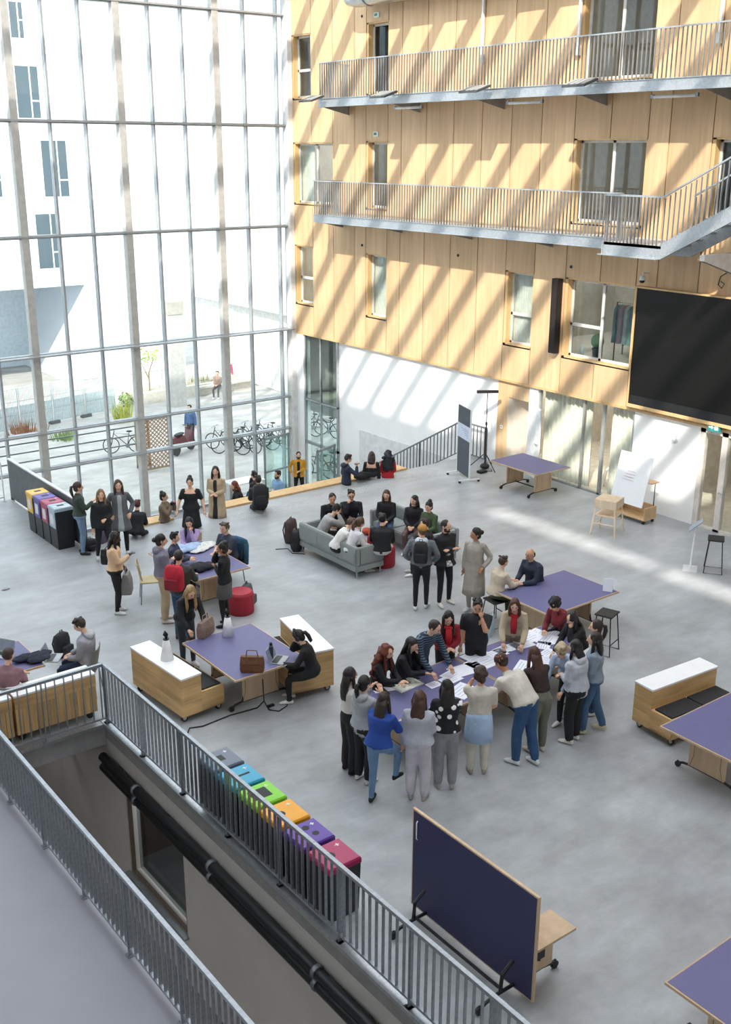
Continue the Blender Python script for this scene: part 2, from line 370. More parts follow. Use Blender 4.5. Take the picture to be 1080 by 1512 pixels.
# things seen inside the wardrobe-like room behind the wide window
t = thing('clothes_rail', 'clothes rail with hanging garments behind the wide window', 'clothes rail', (22.0, 17.75, 3.41))
MB().tube([(0, -.45, 0), (0, -.45, 1.55), (0, .45, 1.55), (0, .45, 0)], .015, 6).build('rail_frame', DARKST, t)
for j, c in enumerate(('e3b6c0', 'a9cfc4', 'c9d7d2', 'c17f86', '9fbab8')):
    MB().rings([[(x * q, -.35 + .17 * j + y * .05, z) for x, y in ((-1, -1), (1, -1), (1, 1), (-1, 1))] for q, z in ((.10, 1.5), (.2, 1.4), (.22, .75), (.24, .55))]).build('garment', M(c, .8, kind='fabric'), t)
t = thing('potted_cactus', 'round green cactus in a pot on the sill of the wide window', 'plant', (21.75, 18.55, 3.52))
MB().ell((0, 0, .42), (.17, .17, .2), 14, 9).build('cactus_body', M('6d8a5c', .7, kind='leaf'), t, smooth=True); MB().tube([(0, 0, 0), (0, 0, .24)], [.11, .14], 12).build('pot', M('55605a', .6), t)
t = thing('figurine', 'tiny white bottle on the sill of the wide window', 'bottle', (21.75, 19.05, 3.52))
MB().tube([(0, 0, 0), (0, 0, .16), (0, 0, .2), (0, 0, .27)], [.05, .05, .025, .025], 10).build('body', WTOP, t, smooth=True)
t = thing('armchair', 'dark and pink chair inside the room behind the wide window', 'chair', (23.4, 18.6, 3.41))
MB().box(-.3, .3, -.3, .3, .3, .48).build('seat', M('a15a60', .8), t); MB().box(.22, .32, -.3, .3, .48, 1.0).build('backrest', M('3c2f32', .8), t)
for x, y in ((-.26, -.26), (.26, -.26), (-.26, .26), (.26, .26)): MB().tube([(x, y, 0), (x, y, .3)], .02, 6).build('leg', BLACK, t)

# ground storey of the right wall
gw = MB().box(21.42, 21.6, 21.75, 29.5, LOW, ZB).box(21.3, 21.6, 31.5, 32.5, LOW, ZB)
o = struct(gw.build('wall_white', PLASTER), 'white plastered wall beside the steps')
B(21.405, 21.425, 23.4, 28.34, LOW, -.34).build('flush_panel', M('dfdfe0', .6), o)
struct(MB().box(21.4, 21.55, 14.88, 16.88, 0, ZB).build('wall_white_ground', PLASTER), 'white wall beside the glazed door')
struct(MB().box(21.38, 21.5, 21.32, 21.75, 0, ZB).box(21.38, 21.5, 20.5, 21.32, 2.02, ZB).box(21.36, 21.42, 21.28, 21.34, 0, 2.05).build('wall_timber_ground', PLY))
struct(B(21.36, 21.55, 20.18, 20.5, 0, ZB).build('trim_2', WHITE), 'white post beside the curtained glazing')
struct(B(21.4, 21.6, -5, 10, 0, ZB).build('wall_ground_far', PLASTER))
def leaf_door(name, lab, y, rz, w=.85, h=2.0, mat=WHITE):
    d = struct(B(-.02, .02, -w, 0, .01, h).build(name, mat, loc=(21.36, y, 0), rz=rz), lab)
    MB().box(-.06, .06, -w + .06, -w + .1, 1.0, 1.02).box(-.065, -.05, -w + .06, -w + .2, 1.0, 1.025).build('handle', ALU, d)
    return d
leaf_door('door_1', 'white door leaf standing open in front of the curtains', 20.46, math.radians(-24), .82)
leaf_door('door_2', 'pale inner door leaf inside the opening', 21.3, math.radians(58), .8, mat=M('cfc6b8', .6))
# glazed shop front with curtains y 16.9-20.18
gz = struct(MB().box(21.42, 21.5, 20.12, 20.18, 0, ZB).box(21.42, 21.5, 17.86, 17.94, 0, ZB).box(21.42, 21.5, 16.88, 16.94, 0, ZB).box(21.42, 21.5, 18.55, 18.6, 0, ZB).box(21.42, 21.5, 16.9, 20.18, 0, .05).box(21.42, 21.5, 16.9, 20.18, ZB - .05, ZB).build('window_2', M('a5a7a5', .45, .3)), 'full height glazing with curtains')
for ya, yb in ((16.94, 17.86), (17.94, 18.55), (18.6, 20.12)): B(21.455, 21.465, ya, yb, .05, ZB - .05).build('pane', GLASS, gz)
def curtain(ya, yb, x=21.62, z0=.03, z1=2.48):
    n = int((yb - ya) * 46); pts = [(x + .045 * math.sin(i * .9) + .015 * math.sin(i * .37), ya + (yb - ya) * i / n) for i in range(n + 1)]; m_ = n + 1
    MB().add([(px, py, z) for z in (z0, z1) for px, py in pts] + [(px + .012, py, z) for z in (z0, z1) for px, py in pts], [(i, i + 1, m_ + i + 1, m_ + i) for i in range(n)] + [(2 * m_ + i + 1, 2 * m_ + i, 3 * m_ + i, 3 * m_ + i + 1) for i in range(n)]).build('curtain', CURT, gz, smooth=True)
curtain(18.75, 20.1); curtain(18.45, 18.75, 21.66); curtain(16.95, 17.78)
t = thing('shelf_unit', 'grey shelf with small red things inside the glazed room', 'shelf', (23.2, 18.1, 0))
for z in (.4, .8, 1.2, 1.6): B(-.2, .2, -.5, .5, z, z + .03).build('shelf', M('8e8b86', .6), t)
B(-.2, .2, -.5, -.47, 0, 1.65).build('side_panel', M('8e8b86', .6), t); B(-.2, .2, .47, .5, 0, 1.65).build('side_panel', M('8e8b86', .6), t)
MB().ell((0, .2, 1.73), (.12, .14, .1)).build('red_bowl', M('a3282c', .5), t, smooth=True)
t = thing('white_chair', 'white chair seen through the gap between the curtains', 'chair', (22.4, 18.15, 0.01), .4)
B(-.22, .22, -.22, .22, .44, .48).build('seat', WHITE, t); B(.19, .22, -.22, .22, .48, .85).build('backrest', WHITE, t)
for x, y in ((-.2, -.2), (.2, -.2), (-.2, .2), (.2, .2)): MB().tube([(x * 1.15, y * 1.15, 0), (x, y, .44)], .02, 6).build('leg', WHITE, t)
# glazed double door right of the white wall
dm = M('d8cfc6', .5)
g = struct(MB().box(21.38, 21.5, 14.76, 14.9, 0, ZB - .1).box(21.38, 21.5, 14.14, 14.3, 0, ZB - .1).box(21.38, 21.5, 12.5, 12.6, 0, ZB - .1).box(21.38, 21.5, 12.5, 14.9, ZB - .2, ZB).box(21.38, 21.5, 12.6, 14.76, 0, .06).build('door_3', dm), 'glazed double door with pale frame')
B(21.43, 21.44, 14.3, 14.76, .06, ZB - .2).build('pane', GLASS, g); B(21.43, 21.44, 12.6, 14.14, .06, ZB - .2).build('pane', GLASS, g)
MB().tube([(21.37, 14.22, .98), (21.32, 14.22, .98), (21.32, 14.1, .98)], .012, 6).build('handle', ALU, g)
struct(B(21.4, 21.55, 10, 12.5, 0, ZB).build('wall_ground_end', PLASTER))
t = thing('exit_sign', 'small green and white exit sign above the glazed double door', 'sign', (21.2, 14.42, 2.55))
B(-.03, .03, -.16, .16, -.09, .09).build('sign_box', M('2c8f8c', .4), t)
MB().box(-.035, -.031, -.12, -.02, -.05, .05).prismx([(.0, 0), (.06, .05), (.06, .02), (.13, .02), (.13, -.02), (.06, -.02), (.06, -.05)], -.035, -.031).build('pictogram', M('eaf6f2', .4), t)
t = thing('wall_lamp', 'small white spotlight on the white wall under the screen', 'lamp', (21.4, 15.55, 2.05))
MB().tube([(0, 0, .05), (-.1, 0, .05), (-.14, .02, .0)], .015, 6).build('arm', WHITE, t); MB().tube([(-.12, .05, .03), (-.2, -.1, -.06)], [.05, .06], 12).build('lamp_head', WHITE, t, smooth=True)
t = thing('wall_switch', 'white wall switch with a dark button on the timber strip', 'switch', (21.37, 21.54, 1.12)); B(-.012, .0, -.05, .05, -.05, .05).build('plate', WTOP, t); MB().ell((-.013, 0, 0), (.01, .018, .018), 8, 6).build('button', BLACK, t)

# screen, speakers, camera on the wall
t = thing('video_screen', 'huge black wall screen in a thin timber frame', 'screen', (21.3, 0, 0))
B(-.14, -.02, 10.3, 16.93, 2.68, 5.5).build('screen_panel', M('121110', .4, var=.03, spec=.25), t)
MB().box(-.16, 0, 16.93, 16.97, 2.6, 5.54).box(-.16, 0, 10.26, 10.3, 2.6, 5.54).box(-.16, 0, 10.3, 16.93, 2.6, 2.68).box(-.16, 0, 10.3, 16.93, 5.5, 5.54).build('frame', PLYE, t)
B(-.145, -.14, 10.3, 16.93, 2.68, 2.9).build('lower_bezel', BLACK, t)
t = thing('line_speaker', 'tall narrow black column loudspeaker on the timber wall', 'speaker', (21.3, 19.55, 3.55))
MB().prismx([(-.11, 0), (.11, 0), (.11, 1.93), (-.11, 1.93)], -.2, -.02).build('cabinet', M('1b1414', .6), t); B(-.21, -.2, -.09, .09, .05, 1.88).build('grille', M('241a18', .8), t)
MB().box(-.03, 0, -.05, .05, .4, .5).box(-.03, 0, -.05, .05, 1.4, 1.5).build('bracket', DARKST, t)
t = thing('dome_camera', 'white dome camera on the wall above the screen corner', 'camera', (21.3, 16.75, 5.75))
MB().tube([(0, 0, .1), (-.2, 0, .12), (-.22, 0, .04)], .02, 6).build('arm', WHITE, t); MB().tube([(-.22, 0, .05), (-.22, 0, -.05)], [.06, .075], 12).build('housing', WHITE, t, smooth=True); MB().ell((-.22, 0, -.06), (.065, .065, .06)).build('dome', BLACK, t, smooth=True)
t = thing('loose_cable', 'loose black cable loop hanging on the timber panel', 'cable', (21.28, 14.5, 5.85))
MB().tube([(0, -.15, .25), (-.02, .05, .22), (-.03, .22, .1), (-.03, .26, -.08), (-.03, .16, -.15), (-.03, .1, -.05), (-.03, .2, .0)], .012, 6).build('cable', BLACK, t, smooth=True)
for i, (px, py) in enumerate(((535, 362), (677, 377), (844, 394), (535, 24))):
    p = onx(px, py, WX); o = MB().tube([(-.02, 0, 0), (.02, 0, 0)], .04, 8).build('cable_hole', BLACK, WR, tuple(p))
for i, (px, py) in enumerate(((556, 198), (557, 22))):
    p = onx(px, py, WX); t = thing('emergency_sign', 'small emergency exit plate above the %s balcony door' % ('upper' if i else 'lower'), 'sign', tuple(p)); B(-.03, 0, -.12, .12, -.07, .07).build('plate', M('dfe9e2', .5), t); B(-.034, -.03, -.05, .09, -.03, .04).build('pictogram', M('4c8a6a', .5), t)

# ---------------- balconies
BXO = 20.2; BST = M('aab0b5', .42, .5, 'galv')
def balcony(lab, z, y1, y0, nb=.115):
    t = thing('balcony', lab, 'balcony', (WX, y1, z)); L = y1 - y0; d = WX - BXO
    B(-d, 0, -L, 0, -.05, 0).build('deck', M('b9b7b2', .6), t)
    MB().box(-d - .02, -d + .05, -L, 0, -.2, .02).box(-d - .05, -d + .06, -L, 0, -.215, -.2).box(-d - .05, -d + .06, -L, 0, .02, .035).build('edge_channel', BST, t)
    n = int(L / 3.0)
    for k in range(n + 1):
        y = -L * k / n - (.05 if k == 0 else 0) + (.05 if k == n else 0)
        MB().add([(x, y + q, zz) for q in (-.012, .012) for x, zz in ((0, -.05), (-d + .05, -.05), (-d + .05, -.2), (0, -.42))], [(0, 1, 2, 3), (7, 6, 5, 4), (0, 4, 5, 1), (1, 5, 6, 2), (2, 6, 7, 3), (3, 7, 4, 0)]).build('bracket', M('9a9a9b', .5, .3), t)
    n = int(L / nb); b0 = B(-.02, .02, -.006, .006, .03, 1.02).build('baluster', M('8f9192', .45, .3), t, (-d, -.06, 0))
    copies(b0, [(-d, -.06 - (L - .12) * k / n, 0) for k in range(1, n + 1)])
    copies(b0, [(-d + .1 * k, -.02, 0) for k in range(1, 11)], [math.pi / 2] * 10)
    MB().box(-d - .022, -d + .022, -L, 0, 1.02, 1.05).box(-d, 0, -.04, 0, 1.02, 1.05).build('top_rail', BST, t)
    return t
ZD1, ZD2 = 6.66, 10.06
balcony('steel balcony with slatted railing on the lower balcony level', ZD1, 29.15, 16.8)
balcony('steel balcony with slatted railing and floodlights, upper balcony level', ZD2, 28.8, 8.0)
t3 = struct(MB().box(BXO, WX, -5, 27.9, 13.2, 13.4).build('trim_3', BST), 'uppermost balcony slab')
# stair landing and flight rising along the wall
t = thing('steel_stair', 'steel stair flight with slatted railing rising from the lower balcony', 'stairs', (0, 0, ZD1))
xa, xb = 19.6, 20.7
B(xa, 21.25, 15.15, 16.74, -.06, .0).build('landing', M('b9b7b2', .6), t)
for x in (xa, xb - .04):
    MB().prismx([(16.75, -.28), (15.15, -.28), (9.6, 2.6), (9.6, 2.95), (15.25, 0.0), (16.75, 0.0)], x, x + .05).build('stringer', BST, t)
MB().box(xa - .03, xb, 16.75, 16.78, -.28, .0).box(xa - .08, xa, 15.2, 16.85, -.29, -.27).build('end_channel', BST, t)
tr0 = B(xa + .05, xb - .05, -.14, .14, -.02, .02).build('tread', GALV, t, (0, 15.0, .1))
copies(tr0, [(0, 15.0 - .33 * k, .1 + .172 * k) for k in range(1, 18)])
bl = B(-.006, .006, -.02, .02, 0, 1.0).build('baluster', M('8f9192', .45, .3), t, (xa + .02, 16.7, 0), math.pi / 2)
ys = [16.7 - .1 * k for k in range(1, 15)]; copies(bl, [(xa + .02, y, 0) for y in ys], [math.pi / 2] * 14)
ys = [15.15 - .125 * k for k in range(0, 44)]; copies(bl, [(xa + .02, y, (15.15 - y) * .522) for y in ys], [math.pi / 2] * 44)
copies(bl, [(xb - .02, y, (15.15 - y) * .522) for y in ys], [math.pi / 2] * 44)
copies(bl, [(xa + .02 + .1 * k, 16.75, 0) for k in range(0, 11)])
hr = MB().prismx([(16.75, 1.0), (15.2, 1.0), (9.6, 3.92), (9.6, 3.96), (15.2, 1.04), (16.75, 1.04)], xa, xa + .04)
hr.prismx([(15.2, 1.0), (9.6, 3.92), (9.6, 3.96), (15.2, 1.04)], xb - .04, xb).box(xa, xb - .5, 16.74, 16.78, 1.0, 1.04); hr.build('handrail', BST, t)
MB().add([(x, y + q, zz) for q in (-.06, .06) for y in (14.0,) for x, zz in ((21.3, -.1), (xa - .1, -.1), (xa - .1, -.22), (21.3, -.75))], [(0, 1, 2, 3), (7, 6, 5, 4), (0, 4, 5, 1), (1, 5, 6, 2), (2, 6, 7, 3), (3, 7, 4, 0)]).build('cantilever_beam', M('8b8d8e', .5, .3), t)
# floodlights and tube lamps under the upper balcony
fl0 = None
for (px, py) in ((470, 146), (577, 141), (712, 130), (868, 120)):
    p = onx(px, py, 20.02)
    if fl0 is None:
        fl0 = thing('floodlight', 'square grid floodlight fixed to the edge of the upper balcony', 'lamp', (20.0, p[1], 10.0), group='floodlights on the upper balcony edge')
        q = MB()
        q.add([(x, y, z + dz) for dz in (0, .05) for x, y, z in ((-.46, -.34, -.03), (.0, -.34, .12), (.0, .34, .12), (-.46, .34, -.03))], [(0, 1, 2, 3), (7, 6, 5, 4), (0, 4, 5, 1), (1, 5, 6, 2), (2, 6, 7, 3), (3, 7, 4, 0)]); q.build('housing', M('4f5050', .5, .3), fl0)
        for k in range(4):
            y = -.25 + .167 * k; MB().add([(x, yy, z) for yy in (y - .055, y + .055) for x, z in ((-.42, .035), (-.04, .16), (-.04, .175), (-.42, .05))], [(0, 1, 2, 3), (7, 6, 5, 4), (0, 4, 5, 1), (1, 5, 6, 2), (2, 6, 7, 3), (3, 7, 4, 0)]).build('lens', M('9fa09f', .4), fl0)
        MB().box(-.02, .13, -.03, .03, .08, .12).build('bracket', GALVD, fl0)
    else: tree(fl0, (20.0, p[1], 10.0), 0)
tl = None
for (px, py) in ((605, 151), (778, 140), (1000, 128)):
    p = onx(px, py, 20.5)
    if tl is None:
        tl = thing('tube_lamp', 'slim tube lamp hung beneath the upper balcony', 'lamp', (20.45, p[1], 9.74), group='tube lamps beneath the upper balcony')
        MB().tube([(0, -.55, 0), (0, .55, 0)], .035, 8).build('tube', WHITE, tl, smooth=True); B(-.03, .03, -.62, -.55, -.03, .05).build('end_cap', GALVD, tl); B(-.03, .03, .55, .62, -.03, .05).build('end_cap', GALVD, tl)
    else: tree(tl, (20.45, p[1], 9.74), 0)
t = thing('ventilation_duct', 'silver round ventilation duct high along the timber wall', 'duct', (20.75, 0, 12.88))
MB().tube([(0, 8, 0), (0, 27.6, 0), (0, 27.9, .02)], [.33, .33, .3], 18).build('duct_pipe', M('c6cacd', .3, .8), t, smooth=True)
for y in (12, 15, 18, 21, 24, 27): MB().tube([(0, y - .03, 0), (0, y + .03, 0)], .345, 18).build('joint_ring', GALVD, t, smooth=True)
for i, (px, y) in enumerate(((715, 0), (858, 0), (1067, 0))):
    p = onx(px, 30, 21.27); t = thing('drop_pipe', 'thin white conduit running down the timber wall above the upper balcony', 'pipe', (21.24, p[1], 11.0), group='white conduits above the upper balcony'); B(-.03, .03, -.03, .03, 0, 5).build('conduit', WHITE, t); B(-.05, .03, -.06, .06, -.2, .02).build('end_box', M('b5b3ae', .5), t)

# ---------------- glass front
CW = struct(B(-4, 21.3, CYW + .02, CYW + .12, LOW, LOW + .1).build('window_1', ALU), 'tall glazed front of the hall')
MX = [21.25 - .02] + [18.57 + 1.112 * k for k in (2, 1)] + [18.57 - 1.112 * k for k in range(0, 21)]
MX = sorted(set(round(x, 3) for x in MX)); MX = [x for x in MX if x != round(18.57 + 2.224, 3)] + [20.92]; MX = sorted(MX)
TZ = [LOW + .1, -1.0, .17, 2.6, 6.13, 9.38, 12.75, 16.4]
thick = [18.57 - 3.336 * k for k in range(0, 7)]
mul = B(-.03, .03, -.11, .08, LOW, 16.4).build('mullion', ALU, CW, (MX[0], CYW, 0))
copies(mul, [(x, CYW, 0) for x in MX[1:] if min(abs(x - q) for q in thick) > .05])
col = MB().box(-.09, .09, -.2, .08, LOW, 16.4).box(-.11, .11, -.22, -.2, LOW, 16.4).build('column', M('b4b3af', .5, .0), CW, (thick[0], CYW, 0)); copies(col, [(x, CYW, 0) for x in thick[1:]])
for z in TZ[1:-1]:
    MB().box(-4, 21.25, -.14, .08, z - .05, z + .05).box(-4, 21.25, -.24 if z != 2.6 else -.42, -.12, z - .015, z + .03).build('transom', ALU, CW, (0, CYW, 0))
pm = {}
for i in range(len(MX) - 1):
    for j in range(len(TZ) - 1):
        w = round(MX[i + 1] - MX[i] - .06, 3); h = round(TZ[j + 1] - TZ[j] - .1, 3)
        if (w, h) not in pm:
            pm[(w, h)] = B(-w / 2, w / 2, -.006, .006, 0, h).build('pane', GLASS, CW, ((MX[i] + MX[i + 1]) / 2, CYW, TZ[j] + .05))
        else: copies(pm[(w, h)], [((MX[i] + MX[i + 1]) / 2, CYW, TZ[j] + .05)])
for z in (-.12, -.42, -.72): B(4, 15.2, .15, .19, z - .02, z + .02).build('guard_rod', M('8a8d90', .5, .3), CW, (0, CYW, 0))
# side glazing in the right wall next to the corner, with open door leaves
sg = struct(MB().box(21.34, 21.42, 31.44, 31.5, LOW, ZB).box(21.34, 21.42, 29.5, 29.56, LOW, ZB).box(21.34, 21.42, 30.5, 30.55, LOW, ZB).box(21.34, 21.42, 29.5, 31.5, -1.45, -1.35).box(21.34, 21.42, 29.5, 31.5, .15, .2).build('window_20', ALU), 'tall side glazing beside the white wall')
for ya, yb in ((29.56, 30.5), (30.55, 31.44)):
    for za, zb in ((-1.35, .15), (.2, ZB), (LOW + .05, -1.45)): B(21.37, 21.38, ya, yb, za, zb).build('pane', M('dfe8e6', .08, kind='glass'), sg)
for nm, lab, x0, y0, rz, w in (('door_4', 'glass door leaf standing open at the corner of the glass front', 20.9, 31.9, math.radians(188), 1.2), ('door_5', 'glass door leaf standing open beside the white wall', 21.3, 29.6, math.radians(200), 1.1)):
    d = struct(MB().box(0, .06, -.03, .03, .02, 2.3).box(w - .06, w, -.03, .03, .02, 2.3).box(0, w, -.03, .03, .02, .12).box(0, w, -.03, .03, 2.22, 2.3).box(0, w, -.03, .03, 1.0, 1.06).build(nm, M('8f9698', .45, .3), loc=(x0, y0, LOW), rz=rz), lab); B(.06, w - .06, -.005, .005, .12, 2.22).build('pane', M('e2efec', .06, kind='glass'), d)
struct(B(21.12, 21.3, 31.9, 32.2, LOW, 16.4).build('trim_4', M('dcdad6', .6)), 'pale corner post between glass front and timber wall')

# ---------------- roof with skylights (above the frame), left and back walls
rf = MB().box(3.96, 21.4, -5, 2.2, 16.5, 16.56).box(-4, .0, -5, 33, 16.5, 16.56).box(.72, 3.96, -5, 33, 16.5, 16.56).box(.0, .72, 5.7, 33, 16.5, 16.56)
RF = struct(rf.build('ceiling', WHITE), 'roof with long skylights')
bm_ = B(3.9, 21.4, -.2, .2, 16.5, 16.66).build('roof_beam', M('c7b79c', .6), RF, (0, -4.6, 0)); copies(bm_, [(0, -4.6 + 1.42 * k, 0) for k in range(1, 27)])
B(-.02, .74, -.12, .12, 16.5, 16.56).build('roof_beam', M('c7b79c', .6), RF, (0, .55, 0))
struct(B(-4.2, -4, -5, 33, LOW, 16.8).build('wall_left', PLASTER)); struct(B(-4, 21.5, -5.2, -5, LOW, 16.8).build('wall_back', PLASTER))

# added fill lights, no visible fittings, brightening the rooms behind the timber wall
for (y, z, e) in ((14.0, 3.0, 40), (18.5, 3.0, 40), (18.2, 6.3, 22), (21, 6.3, 50), (27.3, 6.3, 40), (18.2, 9.7, 60), (27.3, 9.7, 40), (30.7, 9.7, 50), (18.2, 13.1, 60), (30.7, 6.3, 50), (21.2, 2.9, 40)):
    li = bpy.data.lights.new('room_lamp', 'AREA'); li.energy = e; li.size = 1.2; li.color = (1, .95, .88); lo_ = bpy.data.objects.new('room_lamp', li); COL.objects.link(lo_); lo_.location = (23.6, y, z)
for (x, y, e) in ((1.5, 3, 36), (1.5, 8, 36), (1.5, 13, 36), (4.8, 17.5, 6)):  # added fill lights below floor level, lightening the dark stairwell wall
    li = bpy.data.lights.new('lower_level_fill', 'AREA'); li.energy = e; li.size = 1.5; li.color = (1, .96, .92); lo_ = bpy.data.objects.new('lower_level_fill', li); COL.objects.link(lo_); lo_.location = (x, y, -.4)
li = bpy.data.lights.new('lower_room_lamp', 'AREA'); li.energy = 14; li.size = .6; lo_ = bpy.data.objects.new('lower_room_lamp', li); COL.objects.link(lo_); lo_.location = (6.9, 13.2, -.4)  # added fill so the brown room shows through the stairwell window
# ================================================================== OUTSIDE
struct(B(-60, 90, 33, 140, LOW - .3, LOW - .02).build('floor', M('b3b1ad', .8, kind='concrete')), 'pale paved court outside')
CORR = M('d3dbe4', .6, kind='corrug'); PW = M('4d5d66', .25, .0, var=.1, scale=.6, spec=.5); 
def far_window(t, axis, u0, u1, z0, z1, c, split=.62, mat=PW):
    """window on a facade plane; axis 'y': plane y=c, runs along x; axis 'x': plane x=c, runs along y"""
    def bb(a, b_, z0_, z1_, d0, d1):
        return B(a, b_, c - d1, c - d0, z0_, z1_) if axis == 'y' else B(c - d1, c - d0, a, b_, z0_, z1_)
    m = MB()
    w = bb(u0, u1, z0, z1, -.05, .02).build('window', M('e8ecef', .5), t)
    us = u0 + (u1 - u0) * split
    bb(u0 + .05, us - .04, z0 + .05, z1 - .05, .02, .035).build('pane', mat, w); bb(us + .04, u1 - .05, z0 + .9, z1 - .05, .02, .035).build('pane', mat, w); bb(us + .04, u1 - .05, z0 + .05, z0 + .82, .02, .035).build('pane', mat, w)
YF = 56.0
t = thing('white_building', 'white corrugated building with blue-grey windows across the court', 'building', (0, 0, 0))
def Q(px, py): p = ony(px, py, YF); return p[0], p[2]
zo = Q(60, 425)[1]
xk = Q(125, 418)[0]; xk2 = Q(98, 560)[0]
MB().box(-40, 29.6, YF, YF + 12, zo, 32).build('facade', CORR, t)
MB().add([(x, y, z) for y in (YF, YF + 12) for x, z in ((xk, zo), (29.6, zo), (29.6, LOW), (xk2, LOW))], [(0, 1, 2, 3), (7, 6, 5, 4), (0, 4, 5, 1), (1, 5, 6, 2), (2, 6, 7, 3), (3, 7, 4, 0)]).build('slanted_pier', CORR, t)
B(-40, xk, YF + 6, YF + 6.3, LOW, zo).build('recess_wall', M('c5d3dd', .7), t)
B(Q(0, 450)[0] - 6, Q(22, 450)[0], YF + 5.9, YF + 6, LOW + .3, zo - .3).build('recess_glazing', M('74858c', .2), t)
for px, pyy in ((10, 66), (60, 300)):
    pass
for z in (Q(100, 82)[1], Q(100, 312)[1], Q(100, 200)[1]): B(-40, 29.6, YF - .03, YF, z, z + .04).build('seam', M('d7dde2', .6), t)
for (xa_, ya_, xb_, yb_) in ((19, 95, 62, 176), (10, 0, 37, 58), (58, 206, 104, 291), (50, 315, 94, 396), (-40, 210, 5, 292)):
    x0, z1 = Q(xa_, ya_); x1, z0 = Q(xb_, yb_); far_window(t, 'y', x0, x1, z0, z1, YF)
XF = 29.7
t = thing('white_wing', 'white side wing of the building with tall pale windows beside the court', 'building', (0, 0, 0))
B(XF, XF + 12, 40, YF, LOW + 4.2, 32).build('facade', CORR, t); B(XF + .6, XF + 12, 40, YF, LOW, LOW + 4.2).build('base_wall', M('dadad8', .7), t)
for (xa_, ya_, xb_, yb_) in ((273, 60, 333, 175), (277, 197, 333, 300), (280, 332, 333, 424)):
    p = onx(xa_, ya_, XF); q = onx(xb_, yb_, XF); far_window(t, 'x', q[1], p[1], q[2], p[2], XF, .5, M('a3b3ba', .3, var=.1, scale=.5, spec=.4))
p = onz(262, 598, LOW)
t = thing('court_column', 'slim grey concrete column standing in the court', 'column', (p[0], p[1], LOW))
B(-.38, .38, -.3, .3, -.02, 5.0).build('shaft', M('b3b2ad', .7), t); B(-.42, .42, -.34, .34, 4.5, 5.1).build('capital', M('a8a49a', .7), t)
p = onz(240, 590, LOW)
t = thing('lamp_post', 'thin steel post beside the grey column in the court', 'post', (p[0], p[1], LOW)); MB().tube([(0, 0, -.02), (0, 0, 4.6), (.4, 0, 4.95)], .07, 8).build('pole', STEEL, t); MB().ell((.45, 0, 4.95), (.2, .08, .06)).build('head', STEEL, t)
# planters with shrubs and grasses
def shrub(mb, c, r, n, seed, up=False):
    rn = random.Random(seed)
    for _ in range(n):
        if up:
            a = rn.uniform(0, 6.28); d = rn.uniform(0, r[0]); x, y = c[0] + d * math.cos(a), c[1] + d * math.sin(a); h = rn.uniform(.5, 1) * r[2]; l = rn.uniform(.1, .35) * h
            mb.add([(x - .02, y, c[2]), (x + .02, y, c[2]), (x + l * math.cos(a), y + l * math.sin(a), c[2] + h)], [(0, 1, 2)])
        else:
            u = np.array([rn.gauss(0, 1) for _ in range(3)]); u /= np.linalg.norm(u); p = np.array(c) + u * np.array(r) * rn.uniform(.5, 1); s_ = rn.uniform(.05, .12)
            a = np.array([rn.gauss(0, 1) for _ in range(3)]); a /= np.linalg.norm(a); b_ = np.cross(a, u)
            mb.add([p - a * s_, p + b_ * s_ * .5, p + a * s_, p - b_ * s_ * .5], [(0, 1, 2, 3)])
for i, (px, py, nm, lab, c, r, up) in enumerate(((40, 640, 'flowering_grass', 'reddish and green grass clump in the court planting bed', '9a6a4a', (.9, .6, .7), True), (95, 648, 'grass_clump', 'low green grass clump beside the reddish one', '86a35a', (.6, .5, .5), True), (182, 622, 'grass_clump', 'upright yellow green grass clump at the end of the temporary fence', 'b0b84a', (.4, .4, 1.1), True), (265, 580, 'grass_clump', 'dry grass clump in the concrete planter behind the grey column', 'a39a68', (1.0, .4, .8), True), (301, 572, 'grass_clump', 'dark green grass clump in the concrete planter', '7d8455', (.8, .4, .8), True), (187, 600, 'low_bush', 'small round green bush near the fence end', '7f9a55', (.4, .4, .4), False))):
    p = onz(px, py, LOW); t = thing(nm, lab, 'plant', (p[0], p[1], LOW)); mb = MB(); shrub(mb, (0, 0, 0 if up else .35), r, 160, i, up); mb.build('leaves', M(c, .7, kind='leaf'), t)['kind'] = 'stuff'
    MB().ell((0, 0, .02), (.2, .2, .06)).build('root_clump', M('6a5c45', .8), t)
p = onz(222, 588, LOW); t = thing('young_tree', 'young bright green tree in the concrete planter', 'tree', (p[0], p[1], LOW))
MB().tube([(0, 0, 0), (0, 0, 1.3), (.3, 0, 2.0)], [.05, .04, .02], 6).tube([(0, 0, 1.0), (-.4, 0, 1.9)], [.03, .015], 6).build('trunk', M('8a7a62', .8), t); mb = MB(); shrub(mb, (0, 0, 2.2), (.8, .6, .4), 170, 9); mb.build('leaves', M('a9bf57', .7, kind='leaf'), t)['kind'] = 'stuff'
a = onz(205, 600, LOW); b = onz(375, 572, LOW)
t = thing('concrete_planter', 'long low concrete planter wall in the court', 'planter', (a[0], a[1], LOW), math.atan2(b[1] - a[1], b[0] - a[0])); L_ = float(np.hypot(b[0] - a[0], b[1] - a[1]))
B(0, L_, .2, .5, -.02, .55).build('front_wall', M('c9c5bc', .8), t); B(0, L_, .5, 1.6, -.02, .4).build('soil', M('a49a88', .9), t); B(L_ * .5, L_, -.1, .25, .4, .5).build('seat_slab', M('bdb9b0', .7), t)
